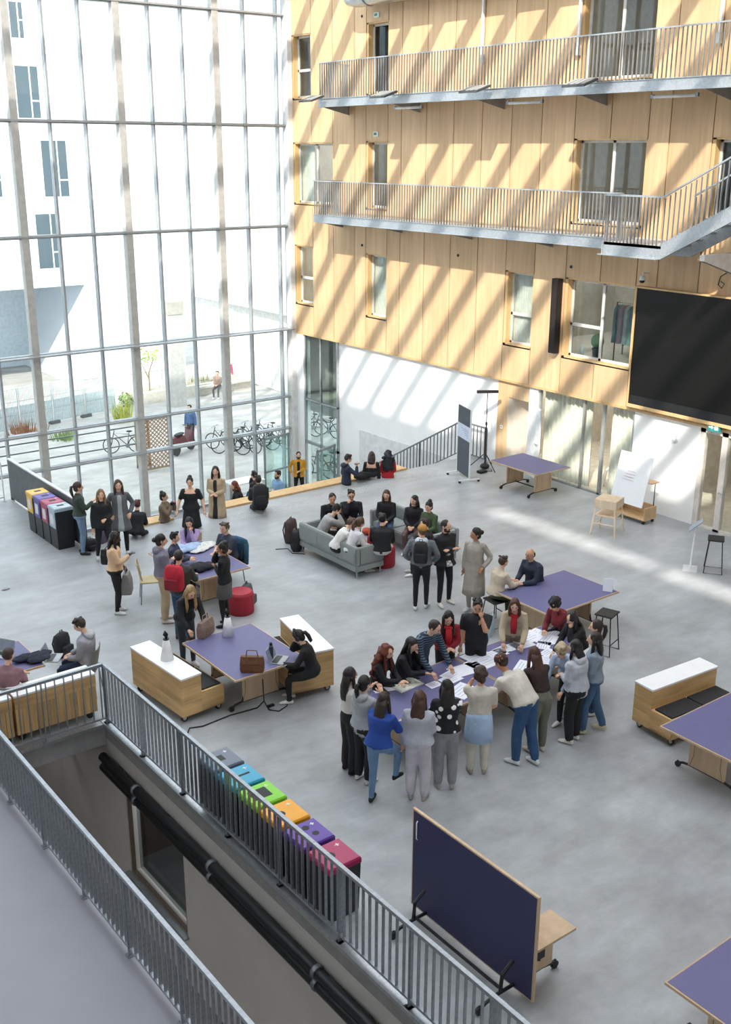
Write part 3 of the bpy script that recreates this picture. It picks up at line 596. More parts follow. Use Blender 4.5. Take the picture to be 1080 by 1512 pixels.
# temporary mesh fence panels
a = onz(-20, 645, LOW); b = onz(172, 606, LOW); d = (b - a)[:2]; n = 4
for k in range(n):
    c = a[:2] + d * k / n; L_ = float(np.linalg.norm(d)) / n
    t = thing('mesh_fence', 'temporary mesh fence panel in the court, %s' % ('at its planted end', 'second from the lamp post end', 'first', 'nearest the young tree')[(1, 0, 1, 3)[k]], 'fence', (c[0], c[1], LOW), math.atan2(d[1], d[0]), 'temporary fence panels')
    t['label'] = 'temporary grey mesh fence panel standing in the court'
    MB().tube([(.02, 0, 0), (.02, 0, 1.9), (L_ - .05, 0, 1.9), (L_ - .05, 0, 0)], .03, 6).build('frame', STEEL, t); mb = MB()
    for q in range(1, 22): mb.box(L_ * q / 22 - .006, L_ * q / 22 + .006, -.006, .006, .1, 1.9)
    for z in (.1, .7, 1.3): mb.box(0, L_, -.006, .006, z, z + .02)
    mb.build('mesh_infill', M('aab2b5', .5, .3), t)['kind'] = 'stuff'; B(-.25, .25, -.12, .12, -.02, .12).build('foot_block', M('55575a', .8), t)
    B(.05, L_ - .08, .01, .02, .1, 1.1).build('windscreen', M('cfdcdf', .7), t)
# lattice screen
for i, (px, py) in enumerate(((232, 694), (213, 690))):
    p = onz(px, py, LOW); t = thing('lattice_screen', ('wide brown timber lattice screen standing outside the glass front', 'narrow brown timber lattice screen beside the wide one')[i], 'screen', (p[0], p[1], LOW)); w = (.62, .3)[i]
    MB().box(-w, -w + .06, -.03, .03, 0, 2.1).box(w - .06, w, -.03, .03, 0, 2.1).box(-w, w, -.03, .03, 2.04, 2.1).box(-w, w, -.03, .03, .05, .12).build('frame', M('9a8a72', .7), t)
    for sgn in (1, -1):
        k = -2.2
        while k < 2.2 + 2 * w:
            # slat line x*sgn + z = const
            pts = []
            x0, x1 = -w + .04, w - .04
            za, zb = k, k + (x1 - x0)
            if zb > .12 and za < 2.04:
                qa = max(za, .12); qb = min(zb, 2.04)
                xa_ = x0 + (qa - za); xb_ = x0 + (qb - za)
                if qb - qa > .05: MB().tube([(sgn * xa_, .012 * sgn, qa), (sgn * xb_, .012 * sgn, qb)], .02, 4).build('slat', M('a3784c', .7), t)
            k += .17
# bicycles parked outside
def bicycle():
    t = thing('bicycle', 'bicycle parked in the rack outside the glass front', 'bicycle', group='bicycles parked outside'); r = .33
    for x in (-.52, .52):
        w = MB().tube([(x + r * math.cos(q), 0, r + r * math.sin(q)) for q in np.linspace(0, 2 * math.pi, 19)], .022, 5).build('wheel', RUBBER, t)
        mb = MB()
        for q in range(6): mb.tube([(x, 0, r), (x + r * math.cos(q * 1.047), 0, r + r * math.sin(q * 1.047))], .004, 3)
        mb.build('spokes', ALU, w)
    MB().tube([(-.52, 0, r), (-.15, 0, .3), (.38, 0, .82), (-.22, 0, .78), (-.15, 0, .3)], .02, 6).tube([(.52, 0, r), (.36, 0, .95)], .018, 6).tube([(-.52, 0, r), (-.22, 0, .78)], .015, 6).build('frame', DARKST, t)
    MB().tube([(.36, -.28, .98), (.4, -.1, 1.0), (.36, 0, .98), (.4, .1, 1.0), (.36, .28, .98)], .014, 6).build('handlebar', GALVD, t); MB().ell((-.25, 0, .9), (.13, .07, .04), 8, 6).tube([(-.25, 0, .88), (-.22, 0, .76)], .014, 6).build('saddle', BLACK, t); MB().tube([(-.15, -.08, .3), (-.15, .08, .3)], .09, 12).build('crank', GALVD, t)
    return t
bk = bicycle(); k = 0
for px in range(330, 415, 11):
    p = onz(px, 664 - (px - 330) * .16 + (px % 2) * 8, LOW)
    if k == 0: bk.location = (p[0], p[1], LOW); bk.rotation_euler = (0, 0, 2.1)
    else: tree(bk, (p[0], p[1], LOW), 2.1 + .2 * math.sin(px))
    k += 1
for px, py in ((184, 668), (470, 705), (482, 700), (458, 640), (482, 646), (470, 622)):
    p = onz(px, py, LOW); tree(bk, (p[0], p[1], LOW), 2.4 + .3 * math.sin(px))
p = onz(272, 668, LOW); t = thing('motor_scooter', 'dark red motor scooter parked beside the lattice screen outside', 'scooter', (p[0], p[1], LOW), .5)
for x in (-.55, .55): MB().tube([(x, -.06, .25), (x, .06, .25)], .25, 14).build('wheel', RUBBER, t)
MB().rings([[(x, y * .18, z) for y, z in ((-1, z0), (1, z0), (1, z1), (-1, z1))] for x, z0, z1 in ((-.7, .5, .75), (-.2, .35, .8), (.1, .28, .4), (.3, .3, .45), (.45, .5, 1.0))]).build('body', M('5d2328', .35), t); MB().ell((-.3, 0, .85), (.35, .14, .07)).build('seat', BLACK, t, smooth=True); MB().tube([(.45, -.3, 1.05), (.45, .3, 1.05)], .02, 6).box(.4, .5, -.06, .06, .9, 1.1).build('handlebar', DARKST, t)
t = thing('white_table', 'plain white table on the lower level inside the glass front', 'table', (18.6, 31.3, LOW)); B(-.65, .65, -.35, .35, 1.03, 1.07).build('table_top', WTOP, t)
for x, y in ((-.6, -.3), (.6, -.3), (-.6, .3), (.6, .3)): B(x - .03, x + .03, y - .03, y + .03, 0, 1.03).build('leg', WHITE, t)

# ================================================================== FURNITURE
def castor(t, x, y, r=.045):
    MB().tube([(x, y - .018, r), (x, y + .018, r)], r, 10).tube([(x, y, r), (x + .01, y, r * 2.2)], .012, 6).build('castor', RUBBER, t)
def table(lab, x0, x1, y0, y1, along='y', z=.74, panels=True, rz=0, vis=True):
    cx, cy = (x0 + x1) / 2, (y0 + y1) / 2; lx, ly = (x1 - x0) / 2, (y1 - y0) / 2; rot = 0
    if along == 'x': lx, ly = ly, lx; rot = math.pi / 2
    t = thing('table', lab, 'table', (cx, cy, 0), rot + rz)
    # local: length along y (ly), width along x (lx)
    B(-lx, lx, -ly, ly, z - .035, z - .003).build('table_top', TAN, t); B(-lx + .02, lx - .02, -ly + .02, ly - .02, z - .003, z).build('laminate', BLUE, t)
    for s in (-1, 1):
        y = s * (ly - .36); B(-lx * .5, lx * .5, y - .018, y + .018, .12, z - .035).build('leg_panel', TAN, t)
        MB().tube([(-lx + .14, y, .07), (-lx + .2, y, .1), (-lx + .33, y, .12), (-lx + .38, y, .3), (-lx + .38, y, z - .06)], .02, 6).tube([(lx - .14, y, .07), (lx - .2, y, .1), (lx - .33, y, .12), (lx - .38, y, .3), (lx - .38, y, z - .06)], .02, 6).tube([(-lx + .33, y, .12), (lx - .33, y, .12)], .02, 6).build('foot_frame', DARKST, t)
        for x in (-lx + .12, lx - .12): castor(t, x, y)
    MB().tube([(0, -ly + .36, .14), (0, ly - .36, .14)], .018, 6).build('crossbar', DARKST, t)
    return t
table('blue topped table with a folded white card at one corner', 13.38, 15.25, 12.05, 13.45, 'x')
table('blue topped table covered with papers, ending by the women in grey', 10.9, 13.0, 10.58, 11.85, 'x')
table('blue topped table with the open folder lying on it', 8.78, 10.88, 10.58, 11.85, 'x')
table('blue topped table carrying the brown handbag and the laptop', 7.6, 8.95, 13.27, 15.0)
table('blue topped table beside the timber bench with black cushions', 11.78, 13.7, 7.17, 8.38, 'x')
table('blue topped table standing alone on bare floor with nothing on it', 7.7, 9.6, 3.85, 5.12, 'x')
table('dull purple table by the curtained glazing', 19.6, 20.85, 18.4, 20.15)
table('blue topped table with a pale blue scarf and white papers', 9.1, 10.36, 17.3, 19.25)
table('blue topped table with dark jackets in front of the grey hooded man', 3.8, 5.45, 15.6, 16.75)
# flip-top table with its top turned upright
t = thing('flip_table', 'folded table with its dark blue top tipped upright', 'table', (7.0, 7.2, 0))
B(-.02, .015, -1.0, 1.0, .08, 1.4).build('table_top', TAN, t); B(-.024, -.02, -.98, .98, .1, 1.38).build('laminate', M('34365a', .5, var=.03), t)
MB().tube([(-.03, .9, 1.28), (-.045, .9, 1.26), (-.045, .9, 1.05), (-.03, .9, 1.03)], .008, 6).build('handle', WTOP, t)
for s in (-1, 1):
    y = .72 * s; B(.02, .55, y - .02, y + .02, .12, .72).build('leg_panel', TAN, t)
    MB().tube([(-.5, y, .07), (-.42, y, .1), (-.28, y, .12), (.42, y, .12), (.55, y, .1), (.62, y, .07)], .022, 6).tube([(-.22, y, .12), (-.2, y, .35), (-.05, y, .45)], .022, 6).build('foot_frame', DARKST, t)
    for x in (-.52, .62): castor(t, x, y, .05)
MB().tube([(-.2, -.72, .15), (-.2, .72, .15)], .02, 6).build('crossbar', DARKST, t); B(.02, .6, -1.0, -.62, .70, .73).build('side_shelf', TAN, t)
MB().tube([(.25, -.75, .62), (.3, -.77, .45), (.22, -.77, .36), (.3, -.77, .3), (.36, -.77, .5), (.28, -.77, .6)], .018, 6).tube([(.26, -.77, .4), (.12, -.77, .25)], .012, 6).box(.2, .36, -.8, -.74, .34, .62).build('power_strip', BLACK, t)

def bench(lab, cx, cy, rz, L=1.5, wt=.36, ws=.42, H=.8, hs=.44, planks=True):
    """bench with high back box and white top; back box centred at x=0, seat towards +x; length along y"""
    t = thing('timber_bench', lab, 'bench', (cx, cy, 0), rz); h = L / 2; x0, x1, x2 = -wt / 2, wt / 2, wt / 2 + ws
    B(x0 - .01, x1 + .01, -h - .01, h + .01, H - .03, H).build('white_top', WTOP, t)
    zz = [.12, .35, .58, H - .03]
    for k in range(3):
        B(x0, x1, -h, h, zz[k] + .002, zz[k + 1] - .002).build('board', PINEX, t)
    B(x1 + .001, x2, -h, -h + .03, .12, hs).build('side_board', PINEX, t); B(x1 + .001, x2, h - .03, h, .12, hs).build('side_board', PINEX, t); B(x1 + .001, x2, -h, h, .12, .16).build('base_board', PINEX, t)
    B(x2 - .03, x2, -h + .03, h - .03, .16, hs).build('front_board', PINEX, t); B(x1, x2, -h, h, hs, hs + .02).build('seat_board', PINEX, t)
    for a, b_ in ((-h + .04, -.02), (.02, h - .04)): B(x1 + .04, x2 - .04, a, b_, hs + .02, hs + .045).build('cushion', M('27282b', .8), t)
    for x in (x0 + .08, x2 - .06):
        for y in (-h + .1, h - .1):
            c = MB().tube([(x, y - .02, .055), (x, y + .02, .055)], .055, 12).build('castor', RUBBER, t); MB().tube([(x, y - .024, .055), (x, y + .024, .055)], .032, 10).box(x - .02, x + .02, y - .01, y + .01, .055, .13).build('hub', M('bdbdbb', .5), c)
    return t
bench('timber bench with white top carrying the white cone, beside the handbag table', 7.02, 14.5, math.radians(4), 1.55)
bench('timber bench with white top behind the woman with headphones', 9.42, 13.97, math.pi + math.radians(-11), 1.5, .34)
bench('timber bench with white top and black cushions near the empty blue table corner', 13.24, 9.2, -math.pi / 2 + math.radians(-4), 1.48)
def slat_bench(lab, x0, x1, y0):
    t = thing('timber_bench', lab, 'bench', (x0, y0, 0)); L = x1 - x0
    B(0, L, 0, .36, .77, .8).build('white_top', WTOP, t); B(0, L, .02, .36, .14, .16).build('base_board', PINE, t)
    B(0, L, .0, .02, .58, .77).build('top_board', PINEX, t); n = int(L / .105)
    b0 = B(-.049, .049, 0, .02, .14, .578).build('slat', PINE, t, (.052, 0, 0)); copies(b0, [(.052 + L / n * k, 0, 0) for k in range(1, n)])
    B(0, .03, .02, .36, .16, .77).build('side_board', PINE, t); B(L - .03, L, .02, .36, .16, .77).build('side_board', PINE, t)
    B(0, L, .36, .76, .4, .44).build('seat_board', PINEX, t); B(0, L, .74, .76, .16, .4).build('front_board', PINEX, t)
    for x in (.1, L - .1):
        for y in (.1, .65): castor(t, x, y, .055)
slat_bench('slatted timber bench with white top behind the short railing, at the stairwell corner', 4.62, 5.92, 14.72)
slat_bench('slatted timber bench with white top behind the short railing, behind the pink shirted man', 3.25, 4.58, 14.72)

# recycling bins by the stairwell railing
def bin_(lab, cx, cy, rz, col, hole, H=1.0, front=None, w=.23):
    t = thing('recycling_bin', lab, 'bin', (cx, cy, 0), rz)
    MB().rings([[(x * w * q, y * w * q, z) for x, y in ((-1, -1), (1, -1), (1, 1), (-1, 1))] for q, z in ((.86, 0), (.9, .03), (.97, H - .12), (.97, H - .08))]).build('body', M('26282b', .5), t)
    mb = MB().rings([[(x * w * q, y * w * q, z) for x, y in ((-1, -1), (1, -1), (1, 1), (-1, 1))] for q, z in ((1.0, H - .08), (1.0, H - .02), (.94, H))]); mb.build('lid', M(col, .3, var=.03), t)
    for h in hole:
        if h[0] == 'r': MB().tube([(h[1], h[2], H - .01), (h[1], h[2], H + .003)], h[3], 16).build('opening', BLACK, t)
        else: B(h[1], h[2], h[3], h[4], H - .01, H + .003).build('opening', BLACK, t)
    c = lin(col); MB().add([(-.19, .02, H + .002), (.0, -.2, H + .002), (.19, -.2, H + .002), (.19, .0, H + .002)], [(0, 1, 2, 3)]).build('lid_print', M(front or col, .3, var=.02), t)
    MB().box(.1, .16, .12, .13, H + .002, H + .004).box(.12, .14, .1, .15, H + .002, H + .004).build('lid_symbol', WTOP, t)
    if front: B(-w - .002, -w * .95, -w * .8, w * .8, .5, H - .03).build('front_panel', M(col, .4), t); B(-w - .006, -w - .002, -.08, .1, .58, .82).build('sticker', M('d9dade', .5), t)
    return t
NB = [('recycling bin with slate grey lid and a square opening', '6a7183', [('q', -.09, .05, -.06, .08)]), ('recycling bin with cyan lid and a narrow paper slot', '2f9fc4', [('q', -.13, .13, -.02, .02)]), ('recycling bin with lime green lid and a large square opening', '7fd02e', [('q', -.16, .1, -.1, .12)]), ('recycling bin with orange lid and one round opening', 'eda51e', [('r', -.06, 0, .06)]), ('recycling bin with violet lid and two round openings', '5a3a9e', [('r', .02, .1, .045), ('r', .06, -.06, .045)]), ('recycling bin with crimson lid and one round opening', 'a82a5c', [('r', -.06, .0, .065)])]
for i, (lab, c, hl) in enumerate(NB): bin_(lab, 6.26, 11.4 - .527 * i, 0, c, hl, .76)
FB = [('recycling bin with yellow front beside the grey partition', 'e8b43a', 'f0c65a'), ('recycling bin with purple front beside the yellow one', '5c4a9e', '7465b5'), ('recycling bin with magenta front between purple and pale ones', 'a83a5e', 'bd5a78'), ('recycling bin with pale blue front at the end of the partition', 'a9bac6', 'c3d0d8')]
for i, (lab, c, f) in enumerate(FB): bin_(lab, 8.6, 23.95 - .45 * i, .0, c, [('q', -.08, .08, -.05, .05)], .98, f, .215)
t = thing('partition_panel', 'long low dark grey partition with white top edge behind the bins', 'partition', (8.93, 24.2, 0)); B(-.03, .03, -2.15, 2.55, .05, 1.07).build('panel', M('5d6166', .6), t); B(-.04, .04, -2.16, 2.56, 1.07, 1.1).build('cap_rail', STEEL, t)
for y in (-2.1, .2, 2.5): B(-.04, .04, y - .04, y + .04, 0, .05).build('foot', DARKST, t)

# sofas and poufs
SOFA = M('8f9492', .75, kind='fabric', var=.05, scale=3)
def sofa(lab, cx, cy, rz, L=2.15, D=.75, arms=(1, 1), mat=SOFA):
    t = thing('sofa', lab, 'sofa', (cx, cy, 0), rz); h = L / 2
    o = B(-D / 2, D / 2, -h, h, .16, .3).build('base', mat, t, bevel=.015); B(-D / 2, -D / 2 + .12, -h, h, .3, .7).build('backrest', mat, t, bevel=.02)
    for k in range(3):
        a = -h + .12 + (L - .24) * k / 3; B(-D / 2 + .13, D / 2, a + .005, a + (L - .24) / 3 - .005, .3, .43).build('seat_cushion', mat, t, bevel=.02)
        B(-D / 2 - .012, -D / 2, -h + .03 + (L - .06) * k / 3 + .01, -h + .03 + (L - .06) * (k + 1) / 3 - .01, .36, .58).build('back_panel', mat, t, bevel=.005)
    for s, on in ((-1, arms[0]), (1, arms[1])):
        if on: B(-D / 2 + .1, D / 2, min(s * h, s * (h - .12)), max(s * h, s * (h - .12)), .3, .68).build('armrest', mat, t, bevel=.02)
    for x in (-D / 2 + .06, D / 2 - .06):
        for y in (-h + .06, h - .06): MB().tube([(x, y, 0), (x, y, .16)], .018, 8).build('leg', ALU, t)
    return t
sofa('grey sofa seen from behind with metal legs', 13.08, 18.0, 0)
sofa('grey sofa under the women in black, facing the other sofa', 14.95, 17.75, math.pi, 2.3)
def pouf(lab, x, y, r=.26, h=.43, c='a02030'):
    t = thing('pouf', lab, 'pouf', (x, y, 0)); MB().tube([(0, 0, 0), (0, 0, .03), (0, 0, h - .05), (0, 0, h)], [r * .97, r, r, r * .9], 20).build('cushion_body', M(c, .65, kind='fabric', var=.06), t, smooth=True); MB().tube([(0, 0, h), (0, 0, h + .012)], [r * .88, r * .86], 20).build('top_panel', M('b03a48', .65), t)
pouf('red round pouf at the end of the grey sofa', 13.72, 17.28); pouf('red round pouf under the blue topped table with scarf', 9.92, 16.98)
pouf('dark red pouf among the seated group between the sofas', 14.05, 17.9, .24)
# high stools
def stool(lab, x, y, rz=0, h=.76):
    t = thing('bar_stool', lab, 'stool', (x, y, 0), rz); B(-.19, .19, -.17, .17, h - .03, h).build('seat', M('2b2a29', .6), t, bevel=.01)
    for s in (-1, 1): MB().tube([(s * .15, -.13, h - .03), (s * .21, -.19, .01), (s * .21, .19, .01), (s * .15, .13, h - .03)], .011, 6).build('leg_frame', BLACK, t)
    for s in (-1, 1): MB().tube([(-.195, s * .175, .22), (.195, s * .175, .22)], .01, 6).build('footrest', BLACK, t)
stool('black bar stool beside the card topped blue table', 14.27, 11.5, .3); stool('black bar stool near the glazed double door', 19.2, 12.72, .6); stool('black bar stool tucked among the readers beside the papers table', 12.05, 10.15, .2)
# chairs
def chair(lab, x, y, rz, c, coat=None):
    t = thing('chair', lab, 'chair', (x, y, 0), rz); m = M(c, .6)
    B(-.21, .21, -.21, .21, .43, .455).build('seat', m, t, bevel=.008)
    MB().add([(x_, y_, z_) for y0_, z_ in ((-.2, .5), (-.27, .84)) for x_, y_ in ((-.21, y0_ + .03), (-.1, y0_), (.1, y0_), (.21, y0_ + .03), (.21, y0_ + .045), (.1, y0_ + .015), (-.1, y0_ + .015), (-.21, y0_ + .045))], [(i, (i + 1) % 8, 8 + (i + 1) % 8, 8 + i) for i in range(8)] + [tuple(range(8, 16)), tuple(reversed(range(8)))]).build('backrest', m, t)
    for x_, y_ in ((-.18, -.18), (.18, -.18), (-.18, .18), (.18, .18)): MB().tube([(x_ * 1.2, y_ * 1.2, 0), (x_, y_, .43)], .012, 6).build('leg', GALVD, t)
    return t
def hd(a):                        # heading in the photograph's terms: 0 away, 90 right, 180 towards the camera
    a = math.radians(a); v = AWAY * math.cos(a) + RIGHT * math.sin(a); return math.atan2(-v[0], v[1])
p = onz(222, 855, .45); chair('beige chair behind the man in the lilac grey hoodie', p[0], p[1], hd(75), 'b9a984')

# display panel, tripod, whiteboard cart, wooden high table, info stand
t = thing('display_board', 'dark upright display board with a pale banner strip on white castor feet', 'display', (19.58, 21.15, 0), math.radians(-19.5))
B(-.015, .015, -.42, .42, .12, 2.0).build('panel', M('4a4f57', .6, var=.05), t); B(-.019, .019, -.41, .41, 1.12, 1.52).build('banner', M('c9d2e2', .6, var=.05), t)
for s in (-1, 1): MB().box(-.02, .02, s * .43 - .012, s * .43 + .012, .06, 2.02).box(-.3, .3, s * .43 - .02, s * .43 + .02, .06, .09).build('upright', WTOP, t); castor(t, -.28, s * .43, .035); castor(t, .28, s * .43, .035)
for k in range(5): B(-.0195, .0195, -.3, -.3 + .12 * (k + 1) * .8, 1.2 + .05 * k, 1.215 + .05 * k).build('printed_line', M('8891a8', .6), t)
p = onz(716, 692)
t = thing('light_stand', 'black tripod stand with a horizontal light bar beside the white wall', 'stand', (p[0], p[1], 0))
for q in range(3): a = q * 2.09 + .4; MB().tube([(.05 * math.cos(a), .05 * math.sin(a), .42), (.5 * math.cos(a), .5 * math.sin(a), .015)], .013, 6).build('leg', BLACK, t)
MB().tube([(0, 0, .1), (0, 0, 1.3)], .018, 8).tube([(0, 0, 1.3), (0, 0, 2.2)], .012, 8).build('pole', BLACK, t); MB().tube([(0, 0, 1.28), (0, 0, 1.36)], .03, 8).build('collar', BLACK, t)
MB().box(-.3, .3, -.05, .05, 2.2, 2.27, rz=-.6).build('light_bar', BLACK, t); MB().ell((0, 0, .08), (.14, .14, .08)).build('weight_bag', BLACK, t)
p = onz(712, 698); t = thing('cable_reel', 'small black cable box on the floor beside the tripod', 'cable box', (p[0], p[1], 0)); B(-.13, .13, -.09, .09, 0, .07).build('box', BLACK, t, bevel=.01); MB().tube([(.1, 0, .03), (.3, -.1, .015), (.45, .1, .015)], .01, 6).build('cable', BLACK, t)
t = thing('whiteboard_cart', 'wooden trolley carrying a tilted white board', 'trolley', (20.62, 16.05, 0))
for a in (B(-.22, .22, -.5, .5, .1, .13), B(-.22, .22, -.5, -.47, .13, .42), B(-.22, .22, .47, .5, .13, .42), B(.19, .22, -.47, .47, .13, .42)): a.build('box_board', PLY, t)
for x in (-.17, .17):
    for y in (-.44, .44): castor(t, x, y, .04)
MB().tube([(.15, -.45, .42), (.15, -.45, 1.0), (.15, .45, 1.0), (.15, .45, .42)], .014, 6).build('frame', DARKST, t); B(-.05, .25, -.5, -.2, 1.0, 1.02).build('ledge', PLY, t)
MB().add([(x + d, y, z) for d in (0, .02) for x, y, z in ((-.26, -.42, .42), (-.26, .56, .42), (.04, .56, 1.62), (.04, -.42, 1.62))], [(0, 1, 2, 3), (7, 6, 5, 4), (0, 4, 5, 1), (1, 5, 6, 2), (2, 6, 7, 3), (3, 7, 4, 0)]).build('white_board', M('f1f1f3', .3, var=.02), t)
for k in range(4): B(-.13 + .018 * k, -.125 + .018 * k, .0, .35 - .04 * k, .98 + .07 * k, .99 + .07 * k).build('ink_line', M('dcc4cb', .6), t)
t = thing('wooden_high_table', 'pale wooden high side table with drawer box and lower shelf', 'table', (19.25, 15.72, 0), math.radians(20)); PW_ = M('ecd6bb', .6, kind='ply')
B(-.27, .27, -.27, .27, .68, .88).build('drawer_box', PW_, t, bevel=.008); B(-.25, .25, -.25, .25, .48, .5).build('shelf', PW_, t)
for x in (-1, 1):
    for y in (-1, 1): MB().tube([(x * .3, y * .3, 0), (x * .23, y * .23, .7)], .02, 8).build('leg', PW_, t)
for s in (-1, 1): MB().tube([(-.28, s * .28, .22), (.28, s * .28, .22)], .012, 6).build('stretcher', PW_, t); MB().tube([(s * .28, -.28, .3), (s * .28, .28, .3)], .012, 6).build('stretcher', PW_, t)
t = thing('info_stand', 'slim information stand with a tilted blue-grey plate', 'stand', (18.92, 13.1, 0), math.radians(215))
B(-.2, .2, -.15, .15, 0, .012).build('base_plate', STEEL, t); MB().tube([(0, 0, .01), (0, .03, .95)], .018, 8).build('pole', WHITE, t)
MB().add([(x, y, z + d) for d in (0, .02) for x, y, z in ((-.15, -.1, .88), (.15, -.1, .88), (.15, .16, 1.12), (-.15, .16, 1.12))], [(0, 1, 2, 3), (7, 6, 5, 4), (0, 4, 5, 1), (1, 5, 6, 2), (2, 6, 7, 3), (3, 7, 4, 0)]).build('plate', M('8795a3', .5), t)

# ---------------- small things on tables
PAPER = M('eceef8', .7, var=.02); TZ_ = .742
def paper(px, py, w, d, rz, lab, z=TZ_, m=PAPER, lines=True):
    p = onz(px, py, z); t = thing('paper_sheet', lab, 'paper', (p[0], p[1], z), rz, 'papers on the blue tables')
    B(-w / 2, w / 2, -d / 2, d / 2, 0, .003).build('sheet', m, t)
    if lines:
        for k in range(4): B(-w * .38, w * (.36 - .12 * (k % 2)), d * (.3 - .18 * k) - .006, d * (.3 - .18 * k) + .006, .003, .0036).build('text_line', M('b9bdd2', .8), t)
PL = [(666, 1003, .3, .21, .1, 'sheet'), (641, 1011, .2, .15, 0, 'small sheet'), (667, 996, .3, .2, .2, 'sheet'), (715, 978, .5, .34, .05, 'wide sheet'), (703, 968, .42, .26, .05, 'sheet'), (690, 988, .5, .3, -.1, 'drawing'), (734, 965, .3, .22, 0, 'sheet'), (744, 959, .3, .2, .1, 'sheet'), (757, 955, .26, .2, 0, 'sheet'), (772, 952, .34, .22, -.1, 'sheet'), (779, 942, .5, .3, .1, 'sheet'), (791, 937, .4, .26, .2, 'sheet'), (808, 944, .36, .24, .4, 'sheet'), (815, 947, .26, .2, -.3, 'sheet'), (803, 953, .26, .2, .6, 'sheet'), (811, 964, .26, .2, .2, 'sheet'), (812, 974, .4, .26, -.3, 'sheet'), (775, 984, .36, .24, .5, 'sheet'), (683, 1020, .4, .3, .3, 'sheet'), (645, 1061 - 4, .3, .24, .4, 'sheet'), (566, 1016, .3, .22, -.3, 'sheet'), (862, 959, .3, .2, .1, 'sheet'), (820, 935, .3, .2, .4, 'sheet')]
near = ['beside the striped sweater man', 'between the folder and the striped sweater man', 'behind the small sheet', 'spread out in the table centre', 'overlapping the wide sheet', 'with dark marks beside the wide sheet', 'in a row before the black shirt man, first', 'in a row before the black shirt man, second', 'before the woman in the red scarf, near the edge', 'before the woman in the red scarf, wider', 'under the arms of the woman in beige', 'beside the burgundy sleeve', 'in the pile before the curly haired reader', 'on top of the pile before the curly haired reader', 'askew in the middle of the pile', 'below the pile by the grey haired reader', 'wide one by the grey haired reader', 'under the hands of the brown top woman', 'under the elbow of the flower cardigan woman', 'beside the blue sweater woman', 'by the white top woman at the table end', 'at the corner by the two women in grey', 'at the table corner by the curly haired reader']
for (px, py, w, d, rz, nm), nr in zip(PL, near): paper(px, py, w * 1.15, d * 1.15, rz, '%s of white paper %s' % (nm, nr), z=TZ_ + .0012 * (px % 5), lines=nm != 'drawing')
p = onz(600, 1011, TZ_); t = thing('open_folder', 'open pale folder lying on the blue table', 'folder', (p[0], p[1], TZ_), .05)
for s in (-1, 1): B(min(0, s * .24), max(0, s * .24), -.16, .16, 0, .008).build('cover', M('d8dccf', .6), t); B(min(s * .015, s * .22), max(s * .015, s * .22), -.14, .14, .008, .014).build('page', M('e6e9dc', .7), t)
p = onz(638, 1066, TZ_); t = thing('laptop', 'silver laptop partly hidden behind the blue sweater woman', 'laptop', (p[0] - .1, p[1] + .12, TZ_), .6); B(-.16, .16, -.11, .11, 0, .015).build('base', ALU, t); B(-.14, .14, -.02, .09, .015, .017).build('keyboard', DARKST, t)
def laptop(lab, px, py, z, rz):
    p = onz(px, py, z); t = thing('laptop', lab, 'laptop', (p[0], p[1], z), rz)
    B(-.16, .16, -.11, .11, 0, .014).build('base', ALU, t); B(-.14, .14, -.01, .09, .014, .016).build('keyboard', DARKST, t)
    MB().add([(x, y, zz) for dy in (0, .01) for x, y, zz in ((-.16, .11 + dy, .012), (.16, .11 + dy, .012), (.16, .17 + dy, .22), (-.16, .17 + dy, .22))], [(0, 1, 2, 3), (7, 6, 5, 4), (0, 4, 5, 1), (1, 5, 6, 2), (2, 6, 7, 3), (3, 7, 4, 0)]).build('lid', ALU, t); MB().add([(x, y, zz) for x, y, zz in ((-.145, .112, .03), (.145, .112, .03), (.145, .163, .205), (-.145, .163, .205))], [(0, 1, 2, 3)]).build('screen', M('8d98a8', .2), t)
laptop('open laptop in front of the woman with headphones', 413, 975, TZ_, hd(-75))
laptop('open laptop on the knees of the man in the grey hooded jacket', 80, 972, .62, hd(-90))
laptop('laptop of the man in the pink shirt', 2, 968, TZ_, hd(20))
def cone(lab, px, py, z):
    p = onz(px, py, z); t = thing('desk_lamp', lab, 'lamp', (p[0], p[1], z + .001)); MB().tube([(0, 0, 0), (0, 0, .36)], [.11, .045], 20).build('shade', WTOP, t, smooth=True); MB().tube([(0, 0, .36), (.02, 0, .43), (.0, .03, .47), (-.03, 0, .44), (0, 0, .4)], .022, 8).build('cable_loop', BLACK, t, smooth=True); MB().tube([(0, 0, .345), (0, 0, .362)], .05, 16).build('neck_ring', DARKST, t)
cone('white cone lamp with black cable loop on the timber bench', 247, 973, .8); cone('white cone lamp with black cable loop on the blue table', 337, 938, TZ_)
def handbag(name, lab, x, y, z, rz, c, w=.3, h=.24, d=.13, cat='bag', strap=True):
    t = thing(name, lab, cat, (x, y, z), rz); m = M(c, .6, kind='fabric', var=.08)
    MB().rings([[(a * w / 2 * q, b_ * d / 2 * r_, zz) for a, b_ in ((-1, -.8), (-.8, -1), (.8, -1), (1, -.8), (1, .8), (.8, 1), (-.8, 1), (-1, .8))] for q, r_, zz in ((.92, .95, 0), (1, 1, .03), (1, .95, h * .6), (.94, .5, h))]).build('body', m, t, smooth=False)
    if strap: MB().tube([(-w * .25, 0, h - .01), (-w * .2, 0, h + .1), (w * .2, 0, h + .1), (w * .25, 0, h - .01)], .009, 6).build('handles', m, t)
    B(-w * .3, w * .3, -d / 2 - .004, -d / 2 + .01, h * .2, h * .45).build('pocket', m, t)
    return t
p = onz(373, 991, TZ_); handbag('handbag', 'brown leather handbag standing on the blue table', p[0], p[1], TZ_ + .002, hd(60) + 1.0, '6b4326', .38, .26, .14)
